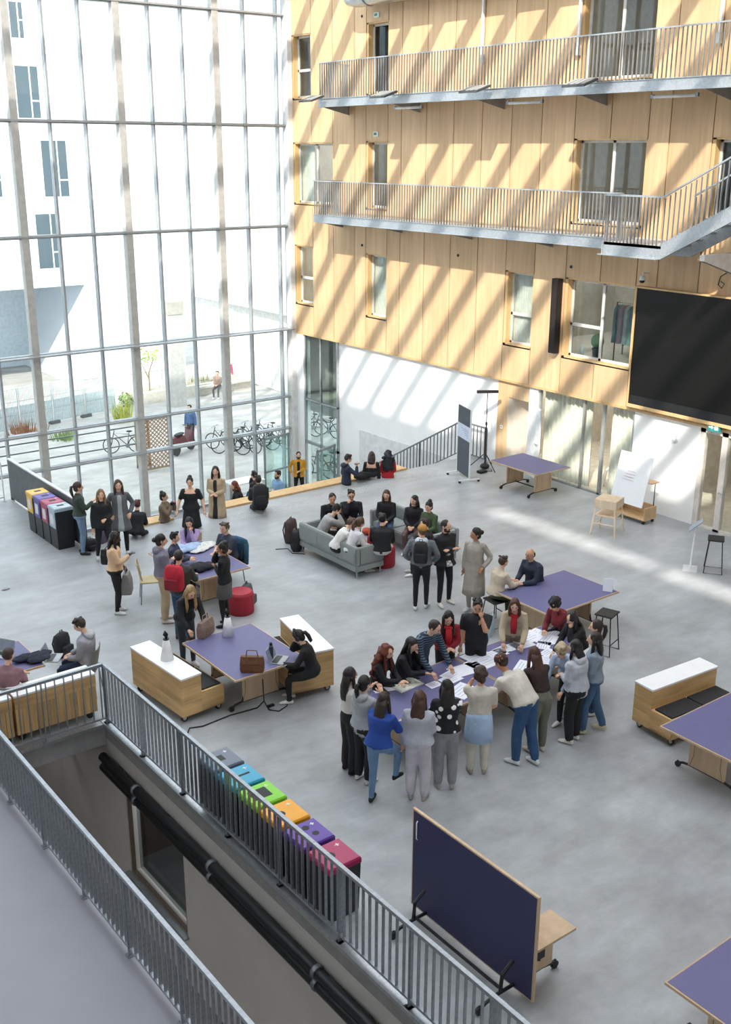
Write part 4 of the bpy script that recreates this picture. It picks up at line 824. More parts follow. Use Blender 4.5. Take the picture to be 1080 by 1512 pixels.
p = onz(302, 936, TZ_); handbag('handbag', 'taupe handbag held open by the blonde woman at the table corner', p[0], p[1] - .05, TZ_ + .002, .5, '8a7468', .38, .28, .16)
p = onz(390, 978, TZ_); t = thing('water_bottle', 'dark metal water bottle beside the handbag', 'bottle', (p[0] + .15, p[1] + .02, TZ_)); MB().tube([(0, 0, 0), (0, 0, .22), (0, 0, .25)], [.037, .037, .025], 12).build('body', M('3c4c58', .35, .3), t, smooth=True); MB().tube([(0, 0, .25), (0, 0, .3)], .024, 10).build('cap', BLACK, t)
p = onz(396, 983, TZ_); t = thing('smartphone', 'phone lying beside the water bottle', 'phone', (p[0] + .2, p[1] - .1, TZ_ + .001), .4); B(-.04, .04, -.08, .08, 0, .008).build('case', M('c8ccd0', .4), t); B(-.036, .036, -.075, .075, .008, .0085).build('screen', BLACK, t)
p = onz(593 + 303, 858, TZ_); t = thing('table_card', 'folded white card standing on the table corner', 'card', (15.1, 12.2, TZ_), hd(200))
for s in (-1, 1): MB().add([(x, y, z) for x in (-.09, .09) for y, z in ((s * .05, 0), (s * .0, .24), (s * .004, .24), (s * .054, 0))], [(0, 1, 2, 3), (7, 6, 5, 4), (0, 4, 5, 1), (1, 5, 6, 2), (2, 6, 7, 3), (3, 7, 4, 0)]).build('card_side', PAPER, t)
p = onz(758, 871, TZ_); t = thing('cable', 'short black cable curled on the card topped table', 'cable', (p[0] + .1, p[1], TZ_ + .004)); MB().tube([(-.2, .05, .005), (-.05, 0, .005), (.08, .05, .005), (.1, .15, .005), (.03, .16, .01)], .008, 6).build('wire', BLACK, t)
def cloth(name, lab, cat, px, py, z, c, r=(.28, .2, .06), seed=1, rz=0):
    p = onz(px, py, z); t = thing(name, lab, cat, (p[0], p[1], z), rz); rn = random.Random(seed); mb = MB()
    for k in range(5): mb.ell((rn.uniform(-.6, .6) * r[0], rn.uniform(-.6, .6) * r[1], r[2] * .8), (r[0] * rn.uniform(.4, .7), r[1] * rn.uniform(.4, .8), r[2] * rn.uniform(.6, 1)), 12, 8)
    mb.v = [(x, y, max(.002, zz + .012 * math.sin(x * 40 + y * 31))) for x, y, zz in mb.v]; mb.build('folds', M(c, .85, kind='fabric'), t, smooth=True)
cloth('scarf', 'pale blue scarf heaped on the table', 'scarf', 273, 812, TZ_, 'a9c0e0', (.3, .22, .07), 3)
cloth('tote_bag', 'white cloth bag lying flat on the table', 'bag', 296, 811, TZ_, 'dfe0dc', (.36, .24, .04), 4); cloth('jacket', 'dark jacket dropped on the table edge', 'jacket', 292, 842, TZ_, '20242c', (.36, .18, .07), 5, .4)
cloth('jacket', 'dark navy jacket lying on the table in front of the pink shirt man', 'jacket', 48, 975, TZ_, '22283a', (.35, .2, .06), 6); cloth('jacket', 'black coat dropped on the plywood seat strip', 'coat', 540, 706, .05, '17181b', (.38, .16, .12), 7)
cloth('jacket', 'orange cloth lying between the seated group', 'cloth', 551, 790, .001, 'c8573a', (.26, .2, .1), 8)
def backpack(lab, x, y, z, rz, c, w=.3, h=.45, d=.18, tilt=0, flap=None):
    t = thing('backpack', lab, 'backpack', (x, y, z), rz); m = M(c, .75, kind='fabric', var=.1)
    b0 = MB().rings([[(a * w / 2 * q, b_ * d / 2 * r_ + tilt * zz, zz) for a, b_ in ((-1, -.7), (-.7, -1), (.7, -1), (1, -.7), (1, .7), (.7, 1), (-.7, 1), (-1, .7))] for q, r_, zz in ((.85, .8, 0), (1, 1, .05), (1, 1, h * .7), (.85, .8, h * .93), (.5, .5, h))]).build('body', m, t, smooth=True)
    MB().rings([[(a * w * .36 * q, -d / 2 - .04 + (.05 if k else 0) * 0 + b_ * .04 + tilt * zz, zz) for a, b_ in ((-1, -1), (1, -1), (1, 1), (-1, 1))] for k, (q, zz) in enumerate(((.9, .05), (1, .08), (1, h * .45), (.9, h * .5)))]).build('front_pocket', M(flap or c, .75, kind='fabric', var=.1), t)
    MB().tube([(-.03, 0, h - .01), (-.03, 0, h + .05), (.03, 0, h + .05), (.03, 0, h - .01)], .008, 6).build('grab_loop', BLACK, t)
    for s in (-1, 1): MB().tube([(s * w * .28, d / 2 - .01 + tilt * h, h * .9), (s * w * .34, d / 2 + .04, h * .55), (s * w * .3, d / 2, .06)], .014, 6).build('strap', BLACK, t)
    return t
p = onz(365, 893); backpack('grey backpack on the floor beside the red pouf', p[0], p[1], 0, .6, '5b5e63')
p = onz(438, 812); backpack('black backpack on the floor at the sofa end', p[0], p[1], 0, .9, '2a2a29', .34, .5, .2); p = onz(430, 800); backpack('dark brown bag leaning behind the black backpack', p[0], p[1], 0, .5, '4a3838', .36, .56, .2)
p = onz(365, 738, -.1); backpack('teal backpack on the step beside the seated student', p[0] + .35, 23.6, -.45, .4, '1f6f86', .32, .5, .2)
p = onz(130, 812); backpack('black shoulder bag on the floor between the women by the bins', p[0] + .05, p[1], 0, .3, '26242c', .3, .25, .2); p = onz(152, 800); handbag('handbag', 'purple checked bag on the floor by the bench', p[0], p[1], 0, .5, '5e5068', .34, .34, .2)
p = onz(75, 985, .0); backpack('dark backpack on the floor beside the hooded man', p[0] + .35, p[1] + .3, 0, .5, '23242a')
p = onz(565, 690, .05); handbag('handbag', 'bright green bag on the steps beside the woman with bare back', p[0] + .1, 23.35, -.44, .3, '6fae3a', .3, .3, .15)
p = onz(720, 905); handbag('tote_bag', 'pale blue tote bag on the floor by the beige puffer jacket', 13.1, 13.28, 0, .5, 'b9d0d8', .32, .36, .12)
t = thing('power_cable', 'black power cable running along the floor from the handbag table', 'cable')
MB().tube([tuple(onz(*q, z)[:2]) + (z,) for q, z in (((388, 1003), .5), ((390, 1035), .1), ((380, 1045), .012), ((340, 1056), .012), ((300, 1072), .012), ((280, 1075), .012), ((276, 1085), .012), ((284, 1098), .012))], .011, 6).build('wire', BLACK, t, smooth=True); MB().tube([tuple(onz(*q, .012)[:2]) + (.012,) for q in ((390, 1035), (398, 1048), (412, 1050), (424, 1042), (426, 1030))], .009, 6).build('wire', BLACK, t)
a = onz(400, 1043); MB().box(a[0] - .06, a[0] + .06, a[1] - .025, a[1] + .025, 0, .03).build('adapter', BLACK, t)
p = onz(3, 872); t = thing('floor_scrap', 'small grey scrap lying on the bare floor', 'scrap', (p[0] + .08, p[1], 0)); MB().ell((0, 0, .012), (.09, .04, .012)).build('scrap', M('8f8f92', .8), t)
p = onz(420, 815); t = thing('cable', 'thin black cable on the floor beside the sofa bags', 'cable'); MB().tube([tuple(onz(*q, .01)[:2]) + (.01,) for q in ((407, 811), (425, 810), (432, 817), (450, 818))], .009, 6).build('wire', BLACK, t)
# ================================================================== PEOPLE
def unit(v): v = np.array(v, float); return v / (np.linalg.norm(v) + 1e-9)
def ik(a, b, l1, l2, hint):
    a = np.array(a, float); b = np.array(b, float); d = b - a; L = np.linalg.norm(d); mx = (l1 + l2) * .995
    if L > mx: b = a + d / L * mx; d = b - a; L = mx
    x = (l1 * l1 - l2 * l2 + L * L) / (2 * L); y = math.sqrt(max(1e-6, l1 * l1 - x * x)); u = d / L
    h = np.array(hint, float); h = h - u * (h @ u); h = unit(h)
    return a + u * x + h * y, b
ARM = {'down': (.06, .03, -.53), 'pocket': (.05, .1, -.40), 'chin': (-.12, .17, .06), 'face': (-.10, .16, .10), 'cross': (-.24, .2, -.2), 'table': (-.04, .36, -.26), 'tablein': (-.16, .34, -.24), 'phone': (-.1, .3, -.14), 'lap': (-.1, .28, -.34), 'hold': (.05, .14, -.46), 'belly': (-.14, .2, -.30), 'write': (-.12, .4, -.30), 'fwdlow': (.0, .3, -.42), 'up': (-.05, .25, .02), 'kneel': (-.05, .34, -.24), 'out': (.16, .1, -.48)}
SKINS = {'l': 'e3b79c', 'm': 'cf9e80', 't': 'b98566', 'd': '5a3b2c'}
PEOPLE = []
def head_mesh(mb, c, fr, s, mi_skin, mi_dark, mi_lip):
    """sculpted head in frame fr (rows right, forward, up) centred c"""
    n, m = 18, 13; vs = []
    for k in range(m + 1):
        th = -math.pi / 2 + math.pi * k / m
        for i in range(n):
            ph = 2 * math.pi * i / n; x, y, z = math.cos(th) * math.sin(ph), math.cos(th) * math.cos(ph), math.sin(th)
            rx, ry, rz = .074, .094, .115
            if z < 0: rx *= 1 - .30 * (-z) ** 1.3; ry *= 1 - .12 * (-z)
            px, py, pz = x * rx, y * ry, z * rz
            if y > 0 and z < 0: py += .014 * y * (-z)
            if z < -.1 and y < -.2: py *= .85
            g = math.exp(-((x / .16) ** 2) - ((z + .12) / .2) ** 2) if y > 0 else 0; py += .022 * g
            for e in (-1, 1):
                g = math.exp(-((x - e * .38) / .16) ** 2 - ((z - .05) / .12) ** 2) if y > 0 else 0; py -= .009 * g
            vs.append(c + s * (px * fr[0] + py * fr[1] + pz * fr[2]))
    o = len(mb.v); mb.v += [tuple(v) for v in vs]; fs = []
    for k in range(m):
        for i in range(n): j = (i + 1) % n; fs.append((o + k * n + i, o + k * n + j, o + (k + 1) * n + j, o + (k + 1) * n + i))
    mb.f += fs; mb.m += [mi_skin] * len(fs)
    P = lambda x, y, z: c + s * (x * fr[0] + y * fr[1] + z * fr[2]); F = np.array(fr)
    for e in (-1, 1):
        mb.ell(P(e * .074, -.008, -.005), (.011 * s, .02 * s, .03 * s), 6, 5, mi_skin, F)
        mb.ell(P(e * .03, .083, .004), (.014 * s, .006 * s, .006 * s), 6, 4, mi_dark, F); mb.ell(P(e * .031, .086, .026), (.02 * s, .006 * s, .004 * s), 6, 4, mi_dark, F)
    mb.ell(P(0, .09, -.058), (.024 * s, .007 * s, .007 * s), 8, 4, mi_lip, F); mb.ell(P(0, .11, -.024), (.012 * s, .012 * s, .012 * s), 6, 5, mi_skin, F)
def hand_mesh(mb, w, d, side, s, mi, curl=.55):
    """palm and five fingers; w wrist, d direction of the hand, side +1 right -1 left"""
    d = unit(d); up = np.array([0, 0, 1.]) if abs(d[2]) < .85 else np.array([0, 1., 0]); a = unit(np.cross(d, up)); nrm = np.cross(a, d)
    if abs(d[2]) >= .85: a, nrm = nrm * side, a * -side     # hanging hand: palm faces the thigh
    pal = -nrm
    mb.tube([w, w + d * .03 * s, w + d * .085 * s], [.024 * s, .036 * s, .038 * s], 8, mi, .5)
    for k, (o_, l) in enumerate(((-.03, .062), (-.01, .072), (.01, .067), (.03, .052))):
        b = w + d * .085 * s + a * o_ * s; k1 = b + (d * math.cos(curl * .5) + pal * math.sin(curl * .5)) * l * .55 * s; k2 = k1 + (d * math.cos(curl * 1.5) + pal * math.sin(curl * 1.5)) * l * .5 * s
        mb.tube([b - d * .01 * s, k1, k2], [.0095 * s, .0088 * s, .0068 * s], 5, mi)
    b = w + d * .035 * s - a * side * .032 * s; k1 = b + (d * .7 - a * side * .7 + pal * .2) * .035 * s; mb.tube([b, k1, k1 + (d * .9 - a * side * .2 + pal * .4) * .03 * s], [.012 * s, .0105 * s, .008 * s], 5, mi)

def person(label, px, py, a, h=1.66, sex='f', pose='stand', zb=0.0, lean=0, side=0, hp=0, hy=0, L='down', R='down', seat=.45, foot=None, feet=None, top=('202124', 'fabric'), sleeve='long', bot=('1c1d20', 'fabric'), legw=1.0, shoes='e4e2de', skin='l', hair=('long', '241a17'), loose=1.12, hem=.0, coat=None, skirt=None, hood=None, scarf=None, hat=None, sock=None, bare=None, extra=None):
    PEOPLE.append(dict(locals()))
def P_geo(p):
    s = p['h'] / 1.70; f = p['sex'] == 'f'; ln = math.radians(p['lean']); sd = math.radians(p['side']); z0 = 0.0
    if p['pose'] == 'stand': hip = np.array([0, -.16 * math.sin(ln) * s, .93 * s])
    else: hip = np.array([0, 0, p['seat'] + .10])
    # spine
    def sp(t):
        l = .50 * s; a1 = ln * .75; a2 = ln * 1.15; q = min(t, .45) * l; r = max(t - .45, 0) * l
        return hip + np.array([math.sin(sd) * (q + r), math.sin(a1) * q + math.sin(a2) * r, math.cos(a1) * q + math.cos(a2) * r])
    def fr(t): a_ = ln * (.75 if t < .45 else 1.15); return np.array([1., 0, 0]), np.array([0, math.cos(a_), -math.sin(a_)])
    sw = (.162 if f else .19) * s
    nb = sp(1.0); sh = [sp(.9) + np.array([k * sw, 0, 0]) for k in (-1, 1)]
    hpi = math.radians(p['hp']) + ln * .5; hya = math.radians(p['hy'])
    fw = np.array([math.sin(hya) * math.cos(hpi), math.cos(hya) * math.cos(hpi), -math.sin(hpi)]); rt = unit(np.cross(fw, [0, 0, 1.])); up = np.cross(rt, fw)
    hc = nb + np.array([0, .025, .0]) * s + (unit(sp(1.0) - sp(.8)) * .06 + up * .105) * s
    arms = []
    for k, key in ((0, 'L'), (1, 'R')):
        t = p[key]; t = ARM[t] if isinstance(t, str) else t; sg = (-1, 1)[k]
        tgt = sh[k] + np.array([sg * t[0], t[1], t[2]]) * s
        e, w = ik(sh[k], tgt, .285 * s, .25 * s, (sg * .55, -.35, -.9)); arms.append((sh[k], e, w))
    legs = []
    ft = p['feet'] or ((0, 0), (0, 0))
    for k, sg in ((0, -1), (1, 1)):
        hj = hip + np.array([sg * .085 * s, 0, -.02])
        if p['pose'] == 'stand': an = np.array([sg * (.1 + (ft[k][2] if len(ft[k]) > 2 else 0)) * s, ft[k][0], .085 * s + ft[k][1]])
        else:
            fz = p['foot'] if p['foot'] is not None else 0.0; an = np.array([sg * .12 * s, .40 * s + ft[k][0], fz + .085 * s + ft[k][1]])
        kn, an = ik(hj, an, .425 * s, .405 * s, (sg * .15, 1, .15)); legs.append((hj, kn, an))
    return dict(s=s, hip=hip, sp=sp, fr=fr, sh=sh, nb=nb, hc=hc, F=np.array([rt, fw, up]), arms=arms, legs=legs, f=f, sw=sw)
def ringE(c, ax, ay, a, b, n=14): return [c + a * math.cos(q) * ax + b * math.sin(q) * ay for q in (2 * math.pi * i / n for i in range(n))]
def P_body(p, g):
    """returns raw closed pieces (to be voxel-unified) and the labelled segments"""
    s, sp, fr, f = g['s'], g['sp'], g['fr'], g['f']; mb = MB(); seg = []; lo = p['loose']
    prof = [(-.16, .11, .10), (0, .165, .118), (.2, .142, .105), (.42, .122, .092), (.65, .142, .105), (.84, .16, .10), (.95, .115, .075), (1.03, .056, .056)] if f else [(-.16, .11, .10), (0, .16, .115), (.2, .152, .108), (.42, .15, .105), (.65, .168, .115), (.84, .188, .11), (.95, .135, .08), (1.03, .062, .06)]
    TOP, BOT, SK, SH, SO = 1, 2, 0, 3, 4
    rs = []; hem = p['hem']
    for t, a, b in prof:
        k = lo if t >= hem and t < .9 else (1.03 if t < .9 else 1.0); ax, ay = fr(t); rs.append(ringE(sp(t) if t >= 0 else g['hip'] + np.array([0, 0, t * .5 * s]), ax, ay, a * s * k, b * s * k))
        r_ = min(a, b) * s
    mb.rings(rs)
    if lo > 1.05:
        q = []
        for t, e in ((hem - .02, lo * 1.05), (hem + .1, lo * 1.08), (hem + .3, lo)):
            a = np.interp(t, [x[0] for x in prof], [x[1] for x in prof]); b = np.interp(t, [x[0] for x in prof], [x[2] for x in prof]); ax, ay = fr(t); q.append(ringE(sp(t) if t >= 0 else g['hip'] + np.array([0, 0, t * .5 * s]), ax, ay, a * s * e, b * s * e))
        mb.rings(q)
    def S(a, b, r, m): seg.append((np.array(a), np.array(b), r, m))
    ts = np.linspace(-.2, .95, 9)
    P0 = lambda t: sp(t) if t >= 0 else g['hip'] + np.array([0, 0, t * .5 * s])
    for i in range(len(ts) - 1):
        tm = (ts[i] + ts[i + 1]) / 2
        m = TOP if tm >= hem - .02 else BOT
        if p['bare'] and p['bare'][0] <= tm <= p['bare'][1]: m = SK
        for dx in (-.08, 0, .08): S(P0(ts[i]) + [dx * s, 0, 0], P0(ts[i + 1]) + [dx * s, 0, 0], .075 * s, m)
    neck0, neck1 = g['nb'] - np.array([0, 0, .03]), g['hc'] - g['F'][2] * .06 * s - g['F'][1] * .015 * s
    mb.tube([neck0, neck1], [.054 * s, .05 * s], 10); S(g['nb'] + (neck1 - g['nb']) * .25, neck1, .05 * s, SK)
    sl = p['sleeve']; ext = {'long': .012, 'short': .014, 'none': .0}[sl] * lo
    for k, (a, e, w) in enumerate(g['arms']):
        r0, r1, r2 = (.05 * s + ext, .041 * s + (ext if sl == 'long' else 0), .03 * s + (ext if sl == 'long' else 0))
        inn = a + np.array([-.05 if k else .05, 0, .0]) * s
        mb.tube([inn, a, a * .5 + e * .5, e], [r0 * .9, r0 * 1.05, r0 * .95, r1 * 1.03], 9); mb.tube([e + (a - e) * .03, e * .6 + w * .4, w], [r1 * 1.02, r1, r2], 9)
        if sl == 'long': S(inn, a, r0, TOP); S(a, e, r0, TOP); S(e, w - (w - e) * .06, r1, TOP); S(w - (w - e) * .02, w + (w - e) * .08, r2, SK)
        elif sl == 'short': m_ = a * .4 + e * .6; S(inn, a, r0, TOP); S(a, m_, r0, TOP); S(m_, e, r1, SK); S(e, w, r1, SK)
        else: S(a, e, r0, SK); S(e, w, r1, SK); S(inn, inn + [0, 0, -.05], r0, TOP)
    for k, (hj, kn, an) in enumerate(g['legs']):
        lw = p['legw']; sk = p['sock']; B_ = BOT
        mb.tube([hj + np.array([0, 0, .04]), hj * .6 + kn * .4, kn], [.098 * s, .085 * s * max(1, .6 + .4 * lw), .062 * s * lw], 10); mb.tube([kn + (hj - kn) * .02, kn * .65 + an * .35, kn * .1 + an * .9, an], [.06 * s * lw, .059 * s * lw, .045 * s * lw * (1.1 if lw > 1 else 1), .042 * s * (lw * .95 if lw > 1 else 1)], 10)
        if sk: S(hj, kn, .08 * s, B_); S(kn, an, .05 * s, SO)
        else: S(hj, kn, .08 * s, B_); S(kn, an + (kn - an) * .08, .05 * s, B_)
        fd = unit(np.array([.18 * (1 if k else -1), 1, 0])); gz = an[2] - .085 * s
        h0 = np.array([an[0], an[1], gz])
        mb.rings([ringE(h0 + fd * y_ * s + np.array([0, 0, z_ * s]), np.array([fd[1], -fd[0], 0]), np.array([0, 0, 1.]), a_ * s, b_ * s, 10) for y_, z_, a_, b_ in ((-.075, .04, .02, .025), (-.05, .045, .035, .045), (.03, .045, .04, .045), (.1, .035, .043, .035), (.155, .027, .037, .027), (.185, .022, .015, .015))])
        S(h0 + fd * -.04 * s + [0, 0, .035 * s], h0 + fd * .15 * s + [0, 0, .03 * s], .04 * s, SH)
    return mb, seg
def hair_mesh(p, g):
    st, col = p['hair'][:2]; s = g['s']; F = g['F']; c = g['hc']; mb = MB(); rn = random.Random(hash(p['label']) % 1000 if False else len(p['label']) * 7 + int(p['px']))
    Pn = lambda x, y, z: c + s * (x * F[0] + y * F[1] + z * F[2])
    bk = -np.array([0, math.cos(math.radians(p['lean'])), -math.sin(math.radians(p['lean']))])
    down = -unit(g['sp'](1.0) - g['sp'](.5)); down = unit(down * .6 + np.array([0, 0, -.4]))
    if st == 'bald': mb.ell(Pn(0, -.03, .0), (.079 * s, .075 * s, .07 * s), 14, 9, 0, F)
    elif st in ('short', 'crop', 'cap', 'bandana'): mb.ell(Pn(0, -.018, .028), (.083 * s, .097 * s, .1 * s), 14, 10, 0, F)
    else: mb.ell(Pn(0, -.02, .03), (.085 * s, .102 * s, .108 * s), 16, 12, 0, F); mb.ell(Pn(0, -.045, -.02), (.08 * s, .07 * s, .08 * s), 14, 10, 0, F)
    if st == 'short':
        for k in range(14): mb.ell(Pn(rn.uniform(-.06, .06), rn.uniform(-.06, .06), .1 + rn.uniform(-.01, .015)), (.03 * s, .03 * s, .022 * s), 6, 5, 0, F)
    if st in ('long', 'wavy', 'curly', 'mid'):
        Lh = {'long': .34, 'wavy': .36, 'curly': .42, 'mid': .17}[st] * s; wd = {'long': .088, 'wavy': .1, 'curly': .175, 'mid': .1}[st] * s
        b0 = Pn(0, -.055, .03); b1 = Pn(0, -.075, -.06); bs = [b0, b1] + [b1 + down * Lh * q + bk * (.02 + .02 * q) * s for q in (.3, .6, .85, 1)]
        ax = F[0]; rs = []
        for k, (b, w_, d_) in enumerate(zip(bs, (.08 * s, .092 * s, wd, wd * 1.05, wd * .9, wd * .5), (.06, .055, .05, .045, .035, .015))): rs.append(ringE(b, ax, unit(np.cross(ax, down)), w_, d_ * s * (1.8 if st == 'curly' else 1), 14))
        mb.rings(rs)
        for e in (-1, 1):
            q0 = Pn(e * .068, .0, .06); q1 = Pn(e * .084, .0, -.05); q2 = q1 + np.array([0, 0, -.55 * Lh]) + F[1] * .02 * s; mb.tube([q0, q1, q2, q2 + np.array([0, 0, -.3 * Lh])], [.02 * s, .027 * s, .028 * s, .01 * s], 8)
    if st == 'curly':
        mb.ell(Pn(0, -.03, .0), (.115 * s, .11 * s, .13 * s), 18, 14, 0, F)
        for k in range(26):
            q = rn.uniform(0, 1); b = b1 + down * Lh * q; mb.ell(b + F[0] * rn.uniform(-1, 1) * wd * .95 + bk * rn.uniform(-.02, .07), (.045 * s, .045 * s, .05 * s), 7, 6)
    if st in ('pony', 'tail'):
        q = [Pn(0, -.1, .03), Pn(0, -.15, .02), Pn(0, -.165, -.06), Pn(0, -.15, -.16), Pn(0, -.13, -.25 if st == 'pony' else -.18)]; mb.tube(q, [.025 * s, .035 * s, .038 * s, .033 * s, .01 * s], 8)
    if st in ('bun', 'lowbun'): mb.ell(Pn(0, -.06, .125) if st == 'bun' else Pn(0, -.125, .02), (.05 * s, .05 * s, .045 * s), 12, 8, 0, F)
    if st == 'two': mb.ell(Pn(-.045, -.03, .125), (.035 * s,) * 3, 10, 7, 0, F); mb.ell(Pn(.045, -.03, .125), (.035 * s,) * 3, 10, 7, 0, F)
    amp = {'curly': .016, 'wavy': .008, 'mop': .014}.get(st, .004) * s; fq = {'curly': 55, 'mop': 60}.get(st, 44)
    if st == 'mop': mb.ell(Pn(0, -.02, .035), (.105 * s, .112 * s, .115 * s), 18, 14, 0, F)
    mb.v = [(x + amp * math.sin(fq * z + 9 * y), y + amp * math.sin(fq * x + 11 * z), z + amp * math.sin(fq * y + 7 * x)) for x, y, z in mb.v]
    return mb

def build_people():
    raws = []; geos = []
    for p in PEOPLE:
        g = P_geo(p); mb, seg = P_body(p, g); me = mb.mesh('raw', []); o = bpy.data.objects.new('raw', me); COL.objects.link(o)
        m = o.modifiers.new('r', 'REMESH'); m.mode = 'VOXEL'; m.voxel_size = .019; m = o.modifiers.new('s', 'SMOOTH'); m.factor = .5; m.iterations = 3
        raws.append(o); geos.append((g, seg))
    dg = bpy.context.evaluated_depsgraph_get(); dg.update()
    evs = [bpy.data.meshes.new_from_object(o.evaluated_get(dg)) for o in raws]
    for p, o, ev, (g, seg) in zip(PEOPLE, raws, evs, geos):
        rm = o.data; bpy.data.objects.remove(o); bpy.data.meshes.remove(rm)
        s = g['s']; n = len(ev.vertices); co = np.empty(n * 3, np.float32); ev.vertices.foreach_get('co', co); co = co.reshape(-1, 3)
        nf = len(ev.polygons); ctr = np.empty(nf * 3, np.float32); ev.polygons.foreach_get('center', ctr); ctr = ctr.reshape(-1, 3)
        best = np.full(nf, 1e9); lab = np.zeros(nf, int)
        for a, b, r, m in seg:
            d = b - a; t = np.clip(((ctr - a) @ d) / max(1e-9, d @ d), 0, 1); ds = np.linalg.norm(ctr - (a + t[:, None] * d), axis=1) - r; w = ds < best; best[w] = ds[w]; lab[w] = m
        faces = [tuple(q.vertices) for q in ev.polygons]; bpy.data.meshes.remove(ev)
        mb = MB(); mb.v = [tuple(float(q) for q in v) for v in co]; mb.f = faces; mb.m = [int(q) for q in lab]
        head_mesh(mb, g['hc'], g['F'], s, 0, 5, 6)
        for k, (a, e, w) in enumerate(g['arms']):
            d = unit(w - e)
            key = p['LR'[k]]
            if isinstance(key, str) and key.startswith('table'): d = unit(np.array([d[0], d[1], 0]) + [0, 0, -.05])
            if key in ('chin', 'face'): d = unit(g['hc'] - w)
            hand_mesh(mb, w, d, 1 if k else -1, s, 0, .9 if key in ('chin', 'face', 'phone', 'hold') else .55)
        T = lambda c: M(c[0], .8, kind=c[1], var=.09) if not isinstance(c, str) else M(c, .8, kind='fabric', var=.09)
        mats = [M(SKINS[p['skin']], .55, var=.04), T(p['top']), T(p['bot']), M(p['shoes'], .6), M(p['sock'] or p['shoes'], .7), M('2a1d18', .6), M('a8605a', .55)]
        top = g['hc'] + g['F'][2] * .12 * s
        me = bpy.data.meshes.new('person'); me.from_pydata(mb.v, [], mb.f)
        for m in mats: me.materials.append(m)
        me.polygons.foreach_set('material_index', mb.m); me.polygons.foreach_set('use_smooth', [True] * len(mb.f)); me.update()
        body = bpy.data.objects.new('person', me); COL.objects.link(body); tag(body, p['label'], 'person')
        rz = hd(p['a']); ca, sa = math.cos(rz), math.sin(rz); W_ = onz(p['px'], p['py'], p['zb'] + top[2])
        body.location = (W_[0] - (top[0] * ca - top[1] * sa), W_[1] - (top[0] * sa + top[1] * ca), p['zb']); body.rotation_euler = (0, 0, rz); p['obj'] = body; p['geo'] = g
        if p['hair']: hair_mesh(p, g).build('hair', M(p['hair'][1], .5, kind='fabric', var=.22, scale=14), body, smooth=True)
        F, c = g['F'], g['hc']; Pn = lambda x, y, z: c + s * (x * F[0] + y * F[1] + z * F[2])
        if p['hat']:
            m = M(p['hat'][1], .8, kind=p['hat'][2] if len(p['hat']) > 2 else 'fabric'); hb = MB(); rs = []
            for z, r in ((.03, 1.0), (.06, 1.02), (.09, .93), (.12, .66), (.133, .3)): rs.append(ringE(Pn(0, -.012, z), F[0], F[1], .09 * r * s, .104 * r * s, 16))
            hb.rings(rs)
            if p['hat'][0] == 'cap': hb.add([Pn(x, y, z + dz) for dz in (0, .008) for x, y, z in ((-.07, .06, .04), (-.06, .14, .03), (0, .165, .028), (.06, .14, .03), (.07, .06, .04))], [(0, 1, 2, 3, 4), (9, 8, 7, 6, 5), (0, 5, 6, 1), (1, 6, 7, 2), (2, 7, 8, 3), (3, 8, 9, 4)])
            hb.build('hat', m, body, smooth=True)
        sp, fr = g['sp'], g['fr']
        if p['hood']:
            ax, ay = fr(.95); b = sp(.97) - ay * .06 * s; MB().rings([ringE(b + d_, ax, ay, w_ * s, dd * s, 14) for d_, w_, dd in ((np.array([0, 0, -.06]) - ay * .03, .06, .03), (np.array([0, 0, -.02]) - ay * .02, .12, .075), (np.array([0, 0, .035]), .125, .09), (np.array([0, 0, .06]) + ay * .02, .095, .07))]).build('hood', T(p['hood']), body, smooth=True)
        if p['scarf']:
            ax, ay = fr(.95); b = sp(1.0) + ay * .015 * s; sc_ = MB(); sc_.tube([b + .082 * s * (math.cos(q) * ax + .95 * math.sin(q) * ay) + np.array([0, 0, .01 * math.sin(2 * q)]) for q in np.linspace(0, 2 * math.pi, 17)], .032 * s, 8); sc_.tube([b + ay * .085 * s, b + ay * .115 * s - [0, 0, .1], b + ay * .11 * s - [0, 0, .28]], [.05 * s, .06 * s, .05 * s], 8, 0, .4); sc_.build('scarf', T(p['scarf']), body, smooth=True)
        if p['coat']:
            # coat: body of cloth from shoulders to hem, with open front showing the inner garment
            cc, hemz, inner = p['coat'][0], p['coat'][1], p['coat'][2]; n = 24; rows = []
            zt = [(.93, .95), (.84, 1.12), (.65, 1.16), (.42, 1.2), (.2, 1.2), (0, 1.22)]
            prof = [(-.16, .12, .12), (0, .168, .125), (.2, .15, .112), (.42, .138, .105), (.65, .15, .112), (.84, .165, .105), (.95, .12, .08)] if g['f'] else [(-.16, .13, .12), (0, .165, .12), (.2, .16, .115), (.42, .158, .112), (.65, .172, .12), (.84, .192, .112), (.95, .14, .085)]
            for t, e in zt:
                a = np.interp(t, [x[0] for x in prof], [x[1] for x in prof]); b = np.interp(t, [x[0] for x in prof], [x[2] for x in prof]); ax, ay = fr(t); rows.append(ringE(sp(t), ax, ay, a * s * e, b * s * e, n))
            hz = g['hip'][2]; kk = 4; kn = [(l[1] + l[2]) / 2 for l in g['legs']]; off = (kn[0] + kn[1]) / 2 - g['hip']
            for q in range(1, kk + 1):
                z = hz + (hemz * s - hz) * q / kk; fl_ = 1.16 + .065 * q; cen = np.array([g['hip'][0], g['hip'][1] + .03 * q / kk, z])
                rows.append([v + np.array([.008 * math.sin(i * 2.1 + q), .008 * math.cos(i * 1.7), 0]) for i, v in enumerate(ringE(cen, np.array([1., 0, 0]), np.array([0, 1., 0]), .165 * s * fl_ * .98, .13 * s * fl_, n))])
            cm = MB(); cm.rings(list(reversed(rows)), 0, True); fi = 0; ms = []
            nr = len(rows) - 1
